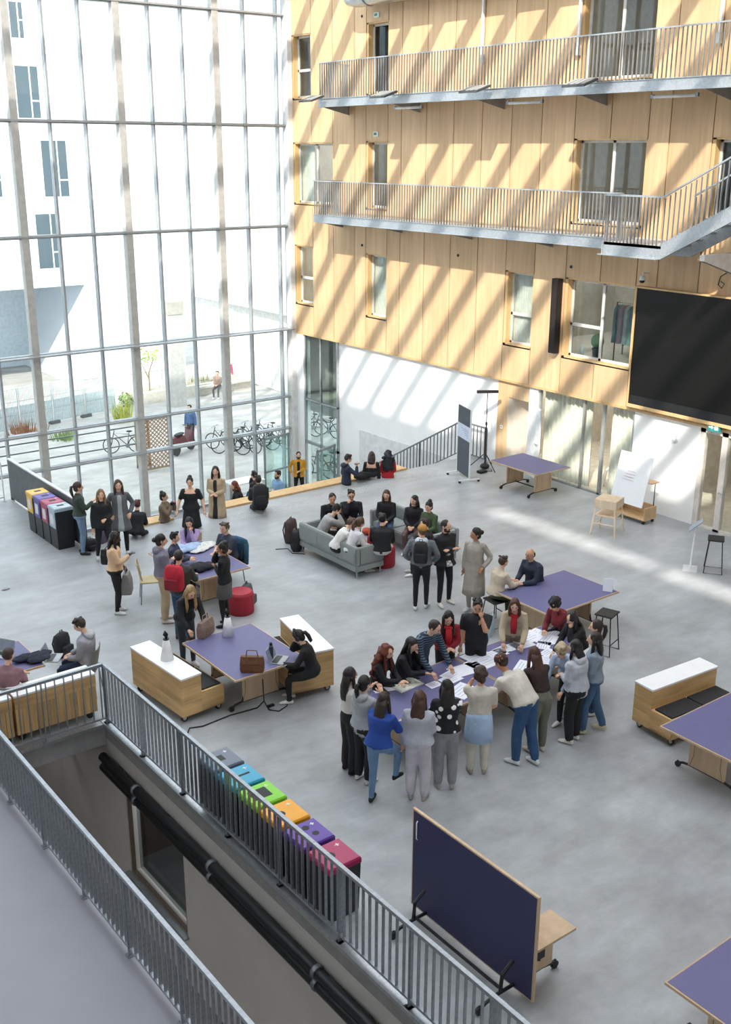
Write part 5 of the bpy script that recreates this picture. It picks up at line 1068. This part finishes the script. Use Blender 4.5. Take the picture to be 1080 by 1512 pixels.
            for k in range(nr):
                for i in range(n):
                    ang = (i + .5) / n * 360; ms.append(1 if inner and abs(ang - 90) < (12 if k < 3 else 21) else 0)
            cm.m = ms + [0, 0]; ob = cm.build('coat', [T(cc), T(inner or cc)], body, smooth=True)
            if len(p['coat']) > 3:
                ax, ay = fr(.3); MB().rings([ringE(sp(t), ax, ay, .185 * s, .143 * s, 20) for t in (.22, .3)]).build('belt', T(p['coat'][3]), body)
        if p['skirt']:
            c_, hemz = p['skirt'][:2]; n = 20; w0 = p['skirt'][2] if len(p['skirt']) > 2 else 1.0; t0 = p['skirt'][3] if len(p['skirt']) > 3 else .2; ax, ay = fr(t0); rows = [ringE(sp(t0), ax, ay, .155 * s, .118 * s, n), ringE(sp(0), ax, ay, .18 * s, .135 * s, n)]; hz = g['hip'][2]
            for q in (.5, 1): z = hz + (hemz * s - hz) * q; rows.append(ringE(np.array([g['hip'][0], g['hip'][1] + .02, z]), np.array([1., 0, 0]), np.array([0, 1., 0]), (.18 + .03 * q * w0) * s, (.14 + .03 * q * w0) * s, n))
            MB().rings(list(reversed(rows))).build('skirt', T(c_), body, smooth=True)
        if p['extra']: p['extra'](p, g, body)
def w2(p, v):                                    # local point of a built person -> world
    o = p['obj']; rz = o.rotation_euler[2]; ca, sa = math.cos(rz), math.sin(rz); return (o.location[0] + v[0] * ca - v[1] * sa, o.location[1] + v[0] * sa + v[1] * ca, o.location[2] + v[2])
def wear_pack(lab, c, flap=None, h=.45, w=.3):
    def fn(p, g, body):
        b = g['sp'](.28) + np.array([0, -.225, -.02]); x = w2(p, b); backpack(lab, x[0], x[1], x[2], body.rotation_euler[2], c, w, h, .17, math.tan(math.radians(p['lean'])) * .9, flap)
    return fn
def hand_thing(k, fn_):
    def fn(p, g, body): x = w2(p, g['arms'][k][2] + unit(g['arms'][k][2] - g['arms'][k][1]) * .07); fn_(x, body.rotation_euler[2])
    return fn
def phone(lab):
    def fn_(x, rz): t = thing('smartphone', lab, 'phone', x, rz); B(-.036, .036, -.07, .07, .0, .01).build('case', BLACK, t); B(-.032, .032, -.065, .065, .01, .0105).build('screen', M('4a5866', .3), t)
    return hand_thing(1, fn_)
def headphones(p, g, body):
    F, c, s = g['F'], g['hc'], g['s']; t = thing('headphones', 'black headphones worn by the woman at the laptop', 'headphones', body.location, body.rotation_euler[2]); pts = [c + s * (.1 * math.cos(q) * F[0] + (.02 + .14 * math.sin(q)) * F[2]) for q in np.linspace(0, math.pi, 9)]; MB().tube(pts, .012, 6).build('headband', BLACK, t, smooth=True)
    for e in (-1, 1): MB().ell(c + s * (e * .095 * F[0] + .0 * F[2]), (.02, .04, .045), 8, 6, 0, F).build('ear_cup', DARKST, t, smooth=True)
def glasses(p, g, body):
    F, c, s = g['F'], g['hc'], g['s']; mb = MB()
    for e in (-1, 1): mb.tube([c + s * ((e * .032 + .022 * math.cos(q)) * F[0] + .1 * F[1] + (.006 + .018 * math.sin(q)) * F[2]) for q in np.linspace(0, 6.283, 10)], .003, 4); mb.tube([c + s * (e * .055 * F[0] + .095 * F[1] + .01 * F[2]), c + s * (e * .082 * F[0] - .01 * F[1] + .01 * F[2])], .003, 4)
    mb.build('glasses', BLACK, body)
def both(*fs):
    def fn(p, g, body):
        for f_ in fs: f_(p, g, body)
    return fn
def waist_shirt(c):
    def fn(p, g, body):
        s = g['s']; sp, fr = g['sp'], g['fr']; ax, ay = fr(.2); n = 20; hz = g['hip'][2]; rows = [ringE(sp(.22), ax, ay, .17 * s, .13 * s, n), ringE(sp(.05), ax, ay, .195 * s, .15 * s, n), ringE(np.array([0, g['hip'][1] - .01, hz - .15]), ax, np.array([0, 1., 0]), .21 * s, .165 * s, n), ringE(np.array([0, g['hip'][1] - .01, hz - .34]), ax, np.array([0, 1., 0]), .215 * s, .17 * s, n)]
        MB().rings(list(reversed(rows))).build('tied_shirt', M(c, .85, kind='fabric', var=.06), body, smooth=True)
    return fn
def big_pack_bag(lab, c, w=.34, h=.42):
    def fn_(x, rz): handbag('backpack', lab, x[0], x[1], max(.12, x[2] - h - .08), rz, c, w, h, .2, 'bag')
    return hand_thing(0, fn_)
def shoulder_bag(lab, c, side=-1, w=.36, h=.3):
    def fn(p, g, body): v = g['hip'] + np.array([side * .3, -.12, .0]); x = w2(p, v); t = handbag('shoulder_bag', lab, x[0], x[1], x[2], body.rotation_euler[2] + 1.4, c, w, h, .12, 'bag', False); MB().tube([(-.12, 0, h - .02), (0, .0, .42), (.12, 0, h - .02)], .01, 6).build('strap', M(c, .6), t)
    return fn

def under(lab):
    def fn(p, g, body): x = w2(p, g['hip']); stool(lab, x[0], x[1], body.rotation_euler[2], p['seat'])
    return fn
def under_chair(lab, c):
    def fn(p, g, body): x = w2(p, g['hip'] + np.array([0, .06, 0])); chair(lab, x[0], x[1], body.rotation_euler[2], c)
    return fn
def teal_jacket(p, g, body):
    x = w2(p, g['hip'] + np.array([0, -.2, 0])); t = thing('jacket', 'teal jacket hung over the back of the chair', 'jacket', (x[0], x[1], 0), body.rotation_euler[2])
    MB().rings([[(a * w, y + b_ * d_, z) for a, b_ in ((-1, -.6), (-.7, -1), (.7, -1), (1, -.6), (1, .6), (.7, 1), (-.7, 1), (-1, .6))] for w, y, d_, z in ((.27, .0, .05, .38), (.28, .0, .06, .6), (.27, -.02, .06, .8), (.22, -.03, .05, .9), (.12, -.03, .03, .92))]).build('cloth', M('24506b', .85, kind='fabric'), t, smooth=True); MB().tube([(-.26, .02, .84), (-.31, .06, .6), (-.29, .1, .4)], .05, 8).build('sleeve', M('24506b', .85, kind='fabric'), t, smooth=True)

def beard(p, g, body):
    F, c, s = g['F'], g['hc'], g['s']; P = lambda x, y, z: c + s * (x * F[0] + y * F[1] + z * F[2]); mb = MB()
    mb.ell(P(0, .055, -.09), (.05 * s, .042 * s, .03 * s), 12, 8, 0, F)
    for e_ in (-1, 1): mb.ell(P(e_ * .055, .03, -.06), (.016 * s, .035 * s, .045 * s), 8, 6, 0, F)
    mb.ell(P(0, .088, -.044), (.03 * s, .01 * s, .006 * s), 8, 5, 0, F); mb.build('beard', M(p['hair'][1], .7, kind='fabric', var=.2, scale=20), body, smooth=True)
BK = ('1b1c1f', 'fabric'); JN = ('4d6a8c', 'fabric'); DJ = ('33506f', 'fabric'); GR = ('8d9096', 'fabric'); LG = ('b9bcc2', 'fabric'); CR = ('d9d4c8', 'fabric')
Pn_ = person
# by the bins and on the step edge
Pn_('woman in dark green jacket and blue jeans with ponytail beside the pale bin', 115, 712, 70, 1.66, top=('39463c', 'fabric'), bot=('7b95b5', 'fabric'), shoes='1d1d1f', hair=('pony', '3d2a22'), loose=1.3, R='phone', hem=-.05)
Pn_('fair haired woman in black walking past the bins', 148, 723, 150, 1.66, top=BK, bot=BK, shoes='c9c9c8', hair=('long', '8a6a47'), loose=1.3, hem=-.1, feet=((.22, 0), (-.22, .03)), L='belly', hy=15)
Pn_('woman in long open grey coat and pale sweater', 174, 709, 165, 1.72, top=('63666b', 'fabric'), bot=BK, shoes='d9d8d6', hair=('long', '4a3526'), coat=(('63666b', 'fabric'), .6, ('aeb4b5', 'fabric')), L='pocket', R='pocket', feet=((0, 0), (.2, 0)))
Pn_('person in black with reddish hair sitting on the short seat strip, seen from behind', 203, 738, 5, 1.62, pose='sit', seat=.05, foot=-.45, lean=22, top=BK, hair=('short', '5a2a2a'), loose=1.4, L='lap', R='lap', hem=-.1)
Pn_('woman in peach jacket looking at a phone, carrying a black tote', 172, 786, 85, 1.66, skin='d', top=('e2bd98', 'fabric'), bot=BK, shoes='e6e6e4', hair=('long', '17120f'), loose=1.32, hem=-.12, R='phone', L='hold', hp=15, extra=both(phone('phone held by the woman in the peach jacket'), big_pack_bag('grey checked backpack held by the woman in peach', '8f8c8a'), shoulder_bag('black tote bag on the shoulder of the woman in peach', '1b1b1e')))
Pn_('woman in brown jacket raising a camera behind the short seat strip', 242, 727, 100, 1.62, zb=-.9, top=('7a6a58', 'fabric'), hair=('bun', '2a1f1a'), L='up', R='up', loose=1.25, extra=hand_thing(1, lambda x, rz: MB().box(-.06, .06, -.03, .03, -.04, .04).tube([(0, .03, 0), (0, .08, 0)], .03, 10).build('lens_body', BLACK, thing('camera', 'black camera held up by the woman in the brown jacket', 'camera', x, rz))))
Pn_('woman in low cut black dress and black cardigan standing on the steps', 280, 705, 178, 1.70, zb=-.45, top=BK, bot=BK, hair=('bun', '1d1715'), skirt=(BK, .5, 2.0), L='out', R='out', loose=1.3, bare=(.8, 1.0), sleeve='short')
Pn_('brunette woman in long beige trench coat standing on the steps', 318, 689, 188, 1.72, zb=-.45, top=('c2ad8e', 'fabric'), bot=BK, hair=('mid', '2c201a'), coat=(('c2ad8e', 'fabric'), .45, ('2a2a2c', 'fabric')), L='belly', R='belly', hy=-10)
Pn_('red haired person in black sitting on the steps with a page', 345, 711, -110, 1.6, pose='sit', zb=-.9, seat=.45, lean=18, top=BK, hair=('mid', '6e3526'), L='lap', R='lap')
Pn_('dark haired person half hidden behind the person with the large black backpack on the steps', 375, 696, -60, 1.62, zb=-1.35, top=('2c2d33', 'fabric'), hair=('short', '1c1614'), R='face')
Pn_('person with large black backpack sitting on the long seat strip', 381, 702, -15, 1.7, 'm', pose='sit', seat=.05, foot=-.45, lean=12, top=('2a2a30', 'fabric'), hair=('short', '1f1815'), L='lap', R='lap', loose=1.2, extra=wear_pack('large black backpack on the back of the seated student', '1c1d20', None, .5, .36))
Pn_('man in light blue t-shirt on the steps near the glass door', 410, 695, -130, 1.72, 'm', zb=-1.8, top=('7fa3c4', 'fabric'), sleeve='short', bot=('5a6066', 'fabric'), hair=('short', '231b17'), L='belly', R='belly', skin='m', extra=beard)
Pn_('man in yellow jacket over black clothes by the open glass door', 441, 667, 180, 1.78, 'm', zb=LOW, top=('d6982a', 'fabric'), bot=BK, hair=('crop', '1f1815'), coat=(('d6982a', 'fabric'), .86, ('17181a', 'fabric')), L='belly', R='pocket', feet=((.1, 0, .04), (-.05, 0, .04)), shoes='d8d8d8', extra=beard)
Pn_('man in navy hoodie holding a phone on the steps by the white wall', 516, 671, 70, 1.72, 'm', zb=-.9, top=('252c44', 'fabric'), hair=('short', '2a211d'), R='up', L='hold', hood=('252c44', 'fabric'), hp=15, extra=phone('phone held up by the man in the navy hoodie'))
Pn_('brown haired woman with bare back in black top, seen from behind on the steps', 549, 667, 5, 1.64, zb=-.9, top=BK, bot=('b9b6b4', 'fabric'), hair=('mid', '3b2a22'), bare=(.62, .95), hem=.22)
Pn_('woman with dark curly hair in red top on the steps', 573, 665, -5, 1.64, zb=-.9, top=('b3202b', 'fabric'), bot=BK, hair=('curly', '191c24'), hp=15, L='belly', R='belly')
# scarf table
Pn_('woman in lavender top with long black hair leaning on her hand', 279, 765, 178, 1.64, pose='sit', lean=15, top=('b79ed0', 'fabric'), hair=('long', '15131a'), L='chin', R='tablein', extra=under_chair('beige chair under the woman in lavender', 'b9a984'))
Pn_('smiling man in dark t-shirt sitting in front of the teal jacket', 331, 772, -140, 1.74, 'm', pose='sit', lean=12, top=('3c4150', 'fabric'), sleeve='short', hair=('short', '5a4a3c'), L='tablein', R='tablein', bot=('2a2d36', 'fabric'), extra=both(under_chair('dark chair draped with the teal jacket', '3f4a50'), teal_jacket))
Pn_('man in lilac grey hoodie and beige cargo trousers with tied hair', 238, 789, 75, 1.76, 'm', top=('7f7c8e', 'fabric'), bot=('b8a384', 'fabric'), shoes='cfc6c2', hair=('lowbun', '1f1815'), hood=('7f7c8e', 'fabric'), L='belly', R='cross', loose=1.28, legw=1.3, hem=-.05)
Pn_('dark haired person sitting at the scarf table beside the hoodie man', 258, 786, 90, 1.62, pose='sit', seat=.55, lean=5, top=('3a3f55', 'fabric'), hair=('short', '15120f'), L='tablein', R='tablein')
Pn_('man in dark green jacket and jeans wearing a red backpack', 264, 812, 15, 1.74, 'm', top=('3b3d36', 'fabric'), bot=DJ, shoes='3a2f28', hair=('crop', '2a221c'), loose=1.25, L='fwdlow', R='table', extra=wear_pack('red roll-top backpack worn by the man in dark green jacket', 'c2243a', '8c1a2b', .48, .34))
Pn_('woman with blonde wavy hair in black jacket leaning over a bag', 284, 868, 145, 1.66, lean=28, top=BK, bot=('39424e', 'fabric'), hair=('wavy', 'a88a5c'), L='fwdlow', R='fwdlow', hp=15, loose=1.25, hem=-.08)
Pn_('woman in black sweater, grey skirt and black boots beside the scarf table', 328, 801, -80, 1.68, top=BK, bot=('1a1a1c', 'fabric'), shoes='161616', hair=('bun', '251b17'), skirt=(('5d5c5e', 'fabric'), .62, .3), L='cross', R='face', skin='t')
# sofa group
Pn_('man in black jacket with short hair beside the man with glasses', 491, 729, 172, 1.74, 'm', pose='sit', seat=.42, lean=18, top=BK, hair=('crop', '1c1613'), L='lap', R='lap', skin='m')
Pn_('man with glasses in dark jacket resting his chin on his hand', 519, 724, 175, 1.76, 'm', pose='sit', seat=.42, lean=15, top=('1f2129', 'fabric'), hair=('short', '1f1815'), L='lap', R='chin', extra=glasses)
Pn_('man in grey sweater on the sofa leaning forward with hand at mouth', 501, 745, 80, 1.76, 'm', pose='sit', seat=.42, lean=32, top=('a09f9c', 'fabric'), hair=('short', '1a1513'), L='kneel', R='face', hp=10)
Pn_('person in white sweater bending forward on the sofa', 522, 765, 75, 1.66, pose='sit', seat=.42, lean=38, top=('e3e0dd', 'fabric'), hair=('short', '5b4433'), L='kneel', R='kneel')
Pn_('brown haired person in white shirt on the sofa beside the armrest', 534, 764, 60, 1.66, pose='sit', seat=.42, lean=25, top=('e0dfe2', 'fabric'), hair=('tail', '5a4030'), L='lap', R='lap', bot=('2a2c33', 'fabric'))
Pn_('person in black sweater sitting on the red pouf, seen from behind', 565, 758, 5, 1.74, 'm', pose='sit', seat=.43, lean=12, top=BK, bot=('d8d6d4', 'fabric'), hair=('short', '14110f'), loose=1.3, hem=-.05, L='lap', R='lap')
Pn_('long haired woman in black sweater and jeans on the sofa behind the red pouf', 571, 724, 190, 1.66, pose='sit', seat=.42, top=BK, bot=('3a4f70', 'fabric'), hair=('long', '4a3222'), L='lap', R='lap')
Pn_('dark haired woman in black jacket on the sofa, looking aside', 612, 732, 195, 1.64, pose='sit', seat=.42, top=('212126', 'fabric'), bot=('6a5450', 'fabric'), hair=('mid', '1d1715'), L='lap', R='lap', hy=25)
Pn_('woman in green sweater with a top bun at the sofa end', 633, 741, -140, 1.64, pose='sit', seat=.42, lean=10, top=('4a5c3c', 'fabric'), bot=('26262a', 'fabric'), hair=('bun', '1c1613'), L='lap', R='lap')
Pn_('person in black with brown hair sitting behind the man with the cap', 627, 766, -90, 1.64, pose='sit', seat=.42, lean=12, top=BK, hair=('short', '3a2a22'), L='lap', R='lap')
Pn_('man in mustard cap and grey jacket wearing a black backpack', 624, 775, 8, 1.74, 'm', top=('6b7176', 'fabric'), bot=BK, shoes='dfe4dc', hair=('cap', '6a4a30'), hat=('cap', 'b8873f'), hood=('c9d3de', 'fabric'), loose=1.25, hem=-.08, legw=.95, L='pocket', R='pocket', hy=-20, extra=wear_pack('black backpack worn by the man with the mustard cap', '222326', None, .42, .27), feet=((-.05, 0), (.08, 0)))
Pn_('bearded man in black jacket over a checked shirt with folded arms', 659, 768, 150, 1.76, 'm', top=('1e1f22', 'fabric'), bot=BK, shoes='dcd9cf', hair=('crop', '2a201b'), L='cross', R='cross', loose=1.25, coat=(('1e1f22', 'fabric'), .84, ('9a9a98', 'check')), hy=-20, feet=((.0, 0, .03), (.06, 0, .03)), extra=beard)
Pn_('woman in long belted grey trench coat with hair in a bun', 703, 780, -150, 1.72, top=('aba59c', 'fabric'), bot=('aba59c', 'fabric'), shoes='e4e2e0', hair=('lowbun', '17130f'), coat=(('aba59c', 'fabric'), .38, None, ('aba59c', 'fabric')), L='pocket', R='down', skin='t', hy=40)
# card table
Pn_('woman in beige puffer jacket and green trousers sitting at the card table', 745, 821, 60, 1.64, pose='sit', seat=.52, foot=.0, lean=12, top=('cdbfa9', 'fabric'), bot=('47503f', 'fabric'), hair=('short', '4a3527'), loose=1.4, L='table', R='table', extra=under('low black stool under the woman in beige puffer jacket'))
Pn_('balding man in navy jacket leaning on the card table', 783, 810, -125, 1.76, 'm', pose='sit', seat=.5, foot=.0, lean=14, top=('232c3f', 'fabric'), hair=('bald', '2a211c'), L='table', R='tablein', loose=1.35, skin='m', extra=under('low black stool under the man in navy jacket'))
# papers table, far side
Pn_('man in black t-shirt with hand on his chin', 706, 887, 185, 1.74, 'm', top=('222326', 'fabric'), sleeve='short', bot=BK, hair=('short', '1f1815'), L='chin', R='down', hp=22, skin='m', loose=1.2)
Pn_('woman with long black hair and red scarf behind the striped sweater man', 664, 905, 170, 1.62, lean=12, top=('8a1c26', 'fabric'), hair=('long', '12100f'), scarf=('c01f2e', 'fabric'), L='belly', R='belly', hp=15)
Pn_('man in navy striped sweater leaning over the papers table', 647, 918, 140, 1.76, 'm', lean=28, top=('1f2a3a', 'stripe'), hair=('crop', '33261e'), L='fwdlow', R='fwdlow', hp=12, hy=-20)
Pn_('black haired woman in black top with chin on her hand at the table', 611, 943, 120, 1.62, pose='sit', seat=.66, foot=.2, lean=22, top=BK, hair=('wavy', '14110f'), L='chin', R='tablein', extra=under('black stool under the black haired reader with chin on hand'))
Pn_('woman with long curly red hair at the papers table', 574, 953, 125, 1.62, pose='sit', seat=.66, foot=.2, lean=18, top=BK, hair=('curly', '6e2f1a'), L='tablein', R='tablein', extra=under('black stool under the red haired reader'))
Pn_('auburn haired woman in beige jacket with red scarf leaning on the papers table', 761, 886, 190, 1.64, lean=25, top=('c4b499', 'fabric'), bot=('8a7d68', 'fabric'), hair=('mid', '4f2c1f'), scarf=('b51f2a', 'fabric'), loose=1.35, L='fwdlow', R='fwdlow')
Pn_('person with black curly hair in burgundy sweater leaning on elbows', 818, 884, -130, 1.66, pose='sit', seat=.62, foot=.2, lean=30, top=('6e1a26', 'fabric'), hair=('mop', '151211'), L='face', R='tablein', loose=1.3, extra=under('black stool under the reader in burgundy'))
Pn_('dark wavy haired woman in black with chin on hand beside the burgundy sweater', 844, 904, -125, 1.64, lean=25, top=BK, hair=('wavy', '1d1714'), L='chin', R='fwdlow')
Pn_('woman in white top with dark ponytail behind the grey-blue sweatshirt', 836 + 45, 916, -85, 1.62, top=('e2dfdc', 'fabric'), bot=DJ, hair=('pony', '2a1d19'), L='belly', R='belly')
# papers table, near side
Pn_('woman in grey-blue sweatshirt and blue jeans at the table end', 879, 934, -75, 1.68, top=('8492a0', 'fabric'), bot=('446487', 'fabric'), shoes='c9c0a4', hair=('long', '1d1715'), loose=1.4, hem=-.04, legw=1.25, L='belly', R='belly', feet=((.1, 0), (-.2, .02)))
Pn_('black haired woman in pale grey hoodie and black wide trousers', 850, 945, -50, 1.68, top=('bcc0cb', 'fabric'), bot=BK, shoes='dcd9d4', hair=('mid', '121113'), hood=('c9ccd6', 'fabric'), loose=1.55, hem=-.2, legw=1.4, L='belly', R='belly', lean=5)
Pn_('person with pale blond curls bending over the papers', 828, 953, -140, 1.6, lean=34, top=('a9bcd6', 'fabric'), bot=('1c1d22', 'fabric'), hair=('mop', 'c0ae8c'), L='fwdlow', R='fwdlow', loose=1.3)
Pn_('woman in cropped brown top and olive trousers leaning on the table', 788, 955, -25, 1.68, lean=24, top=('33231f', 'fabric'), bot=('6e7062', 'fabric'), shoes='c9bfb2', hair=('long', '4a2a20'), hem=.3, bare=(.18, .3), loose=1.15, legw=1.25, L='fwdlow', R='fwdlow')
Pn_('man in cream t-shirt and blue jeans with patterned bandana bending forward', 737, 966, -45, 1.8, 'm', lean=48, top=('d2cdc2', 'fabric'), sleeve='short', bot=('2f527d', 'fabric'), shoes='dcdfe2', hair=('crop', '2a1f1a'), hat=('band', '3b2a24', 'pattern'), loose=1.35, hem=-.05, legw=1.3, L='fwdlow', R='fwdlow', skin='t', feet=((-.05, 0), (-.25, 0)))
Pn_('person in cream t-shirt with pale blue shirt tied around the waist', 710, 985, 0, 1.66, 'm', top=('cfcabd', 'fabric'), sleeve='short', bot=('d0cbc0', 'fabric'), shoes='a39688', hair=('mop', '3f2e24'), L='face', R='belly', legw=1.3, hem=.12, extra=waist_shirt('a9c2e0'), hp=15, skin='m')
Pn_('woman in black cardigan with white flowers and grey trousers', 661, 1003, 0, 1.66, top=('121318', 'flower'), bot=('94959a', 'fabric'), shoes='b0aaa4', hair=('wavy', '191412'), L='table', R='tablein', loose=1.32, legw=1.4, hem=.05, lean=8)
Pn_('woman with wavy brown hair in pale grey sweater and white trousers', 620, 1020, 12, 1.66, top=('b4b8c4', 'fabric'), bot=('c9c6d2', 'fabric'), shoes='a8a4a0', hair=('wavy', '4a3024'), L='down', R='belly', loose=1.4, legw=1.45, hem=.0)
Pn_('woman in bright blue sweatshirt and jeans with a foot on the table frame', 568, 1022, 30, 1.64, top=('1f479c', 'fabric'), bot=('6b8db3', 'fabric'), shoes='17171a', hair=('long', '2c1e18'), loose=1.35, lean=12, L='chin', R='table', feet=((-.05, 0), (.3, .22)), hem=.02)
Pn_('woman in grey hoodie and black trousers holding a phone', 539, 998, 45, 1.66, top=('a9adb2', 'fabric'), bot=BK, shoes='d6d3d0', hair=('tail', '17130f'), hood=('b2b6bb', 'fabric'), loose=1.4, legw=1.4, L='up', R='up', hem=-.12)
Pn_('long haired woman in white top and black wide trousers at the table end', 518, 986, 60, 1.66, top=('d8d4d0', 'fabric'), bot=BK, shoes='1a1a1c', hair=('long', '1d1714'), L='belly', R='belly', legw=1.6, hem=.25)
# handbag table and left edge
Pn_('woman with headphones in black clothes at the laptop', 435, 932, -85, 1.64, pose='sit', seat=.46, lean=18, top=BK, hair=('tail', '221a18'), L='table', R='face', hp=22, extra=headphones)
Pn_('young man in grey hooded jacket with a laptop on his knees', 112, 914, -90, 1.74, 'm', pose='sit', seat=.46, top=('9b9ca4', 'fabric'), bot=('2d3d58', 'fabric'), hair=('short', '33261e'), hood=('b3b5ba', 'fabric'), L='lap', R='lap', hp=28, loose=1.3, extra=under_chair('grey chair under the man in the grey hooded jacket', '7c7a74'))
Pn_('man in dusty pink shirt sitting with his back to the short railing', 12, 956, 15, 1.74, 'm', pose='sit', seat=.46, lean=10, top=('8f6a72', 'fabric'), bot=('2a2c33', 'fabric'), hair=('crop', '3a2820'), L='tablein', R='tablein', loose=1.2, extra=under_chair('grey chair under the man in the pink shirt', '7c7a74'))
# outside in the court
Pn_('person in pink outside by the long planter', 337, 530, 160, 1.65, zb=LOW, top=('c2486e', 'fabric'), bot=('d8d2cf', 'fabric'), hair=('long', '3a2a22'))
Pn_('person in dark clothes sitting on the planter outside', 321, 548, 190, 1.65, pose='sit', seat=.5, zb=LOW, top=('8a7468', 'fabric'), bot=('55565c', 'fabric'), hair=('short', '3a2a22'), L='lap', R='lap')
Pn_('person in blue jacket with a helmet beside the scooter outside', 280, 598, 200, 1.72, 'm', zb=LOW, top=('4f6f9c', 'fabric'), bot=('3a3d45', 'fabric'), hair=('short', '1b1b20'))
build_people()
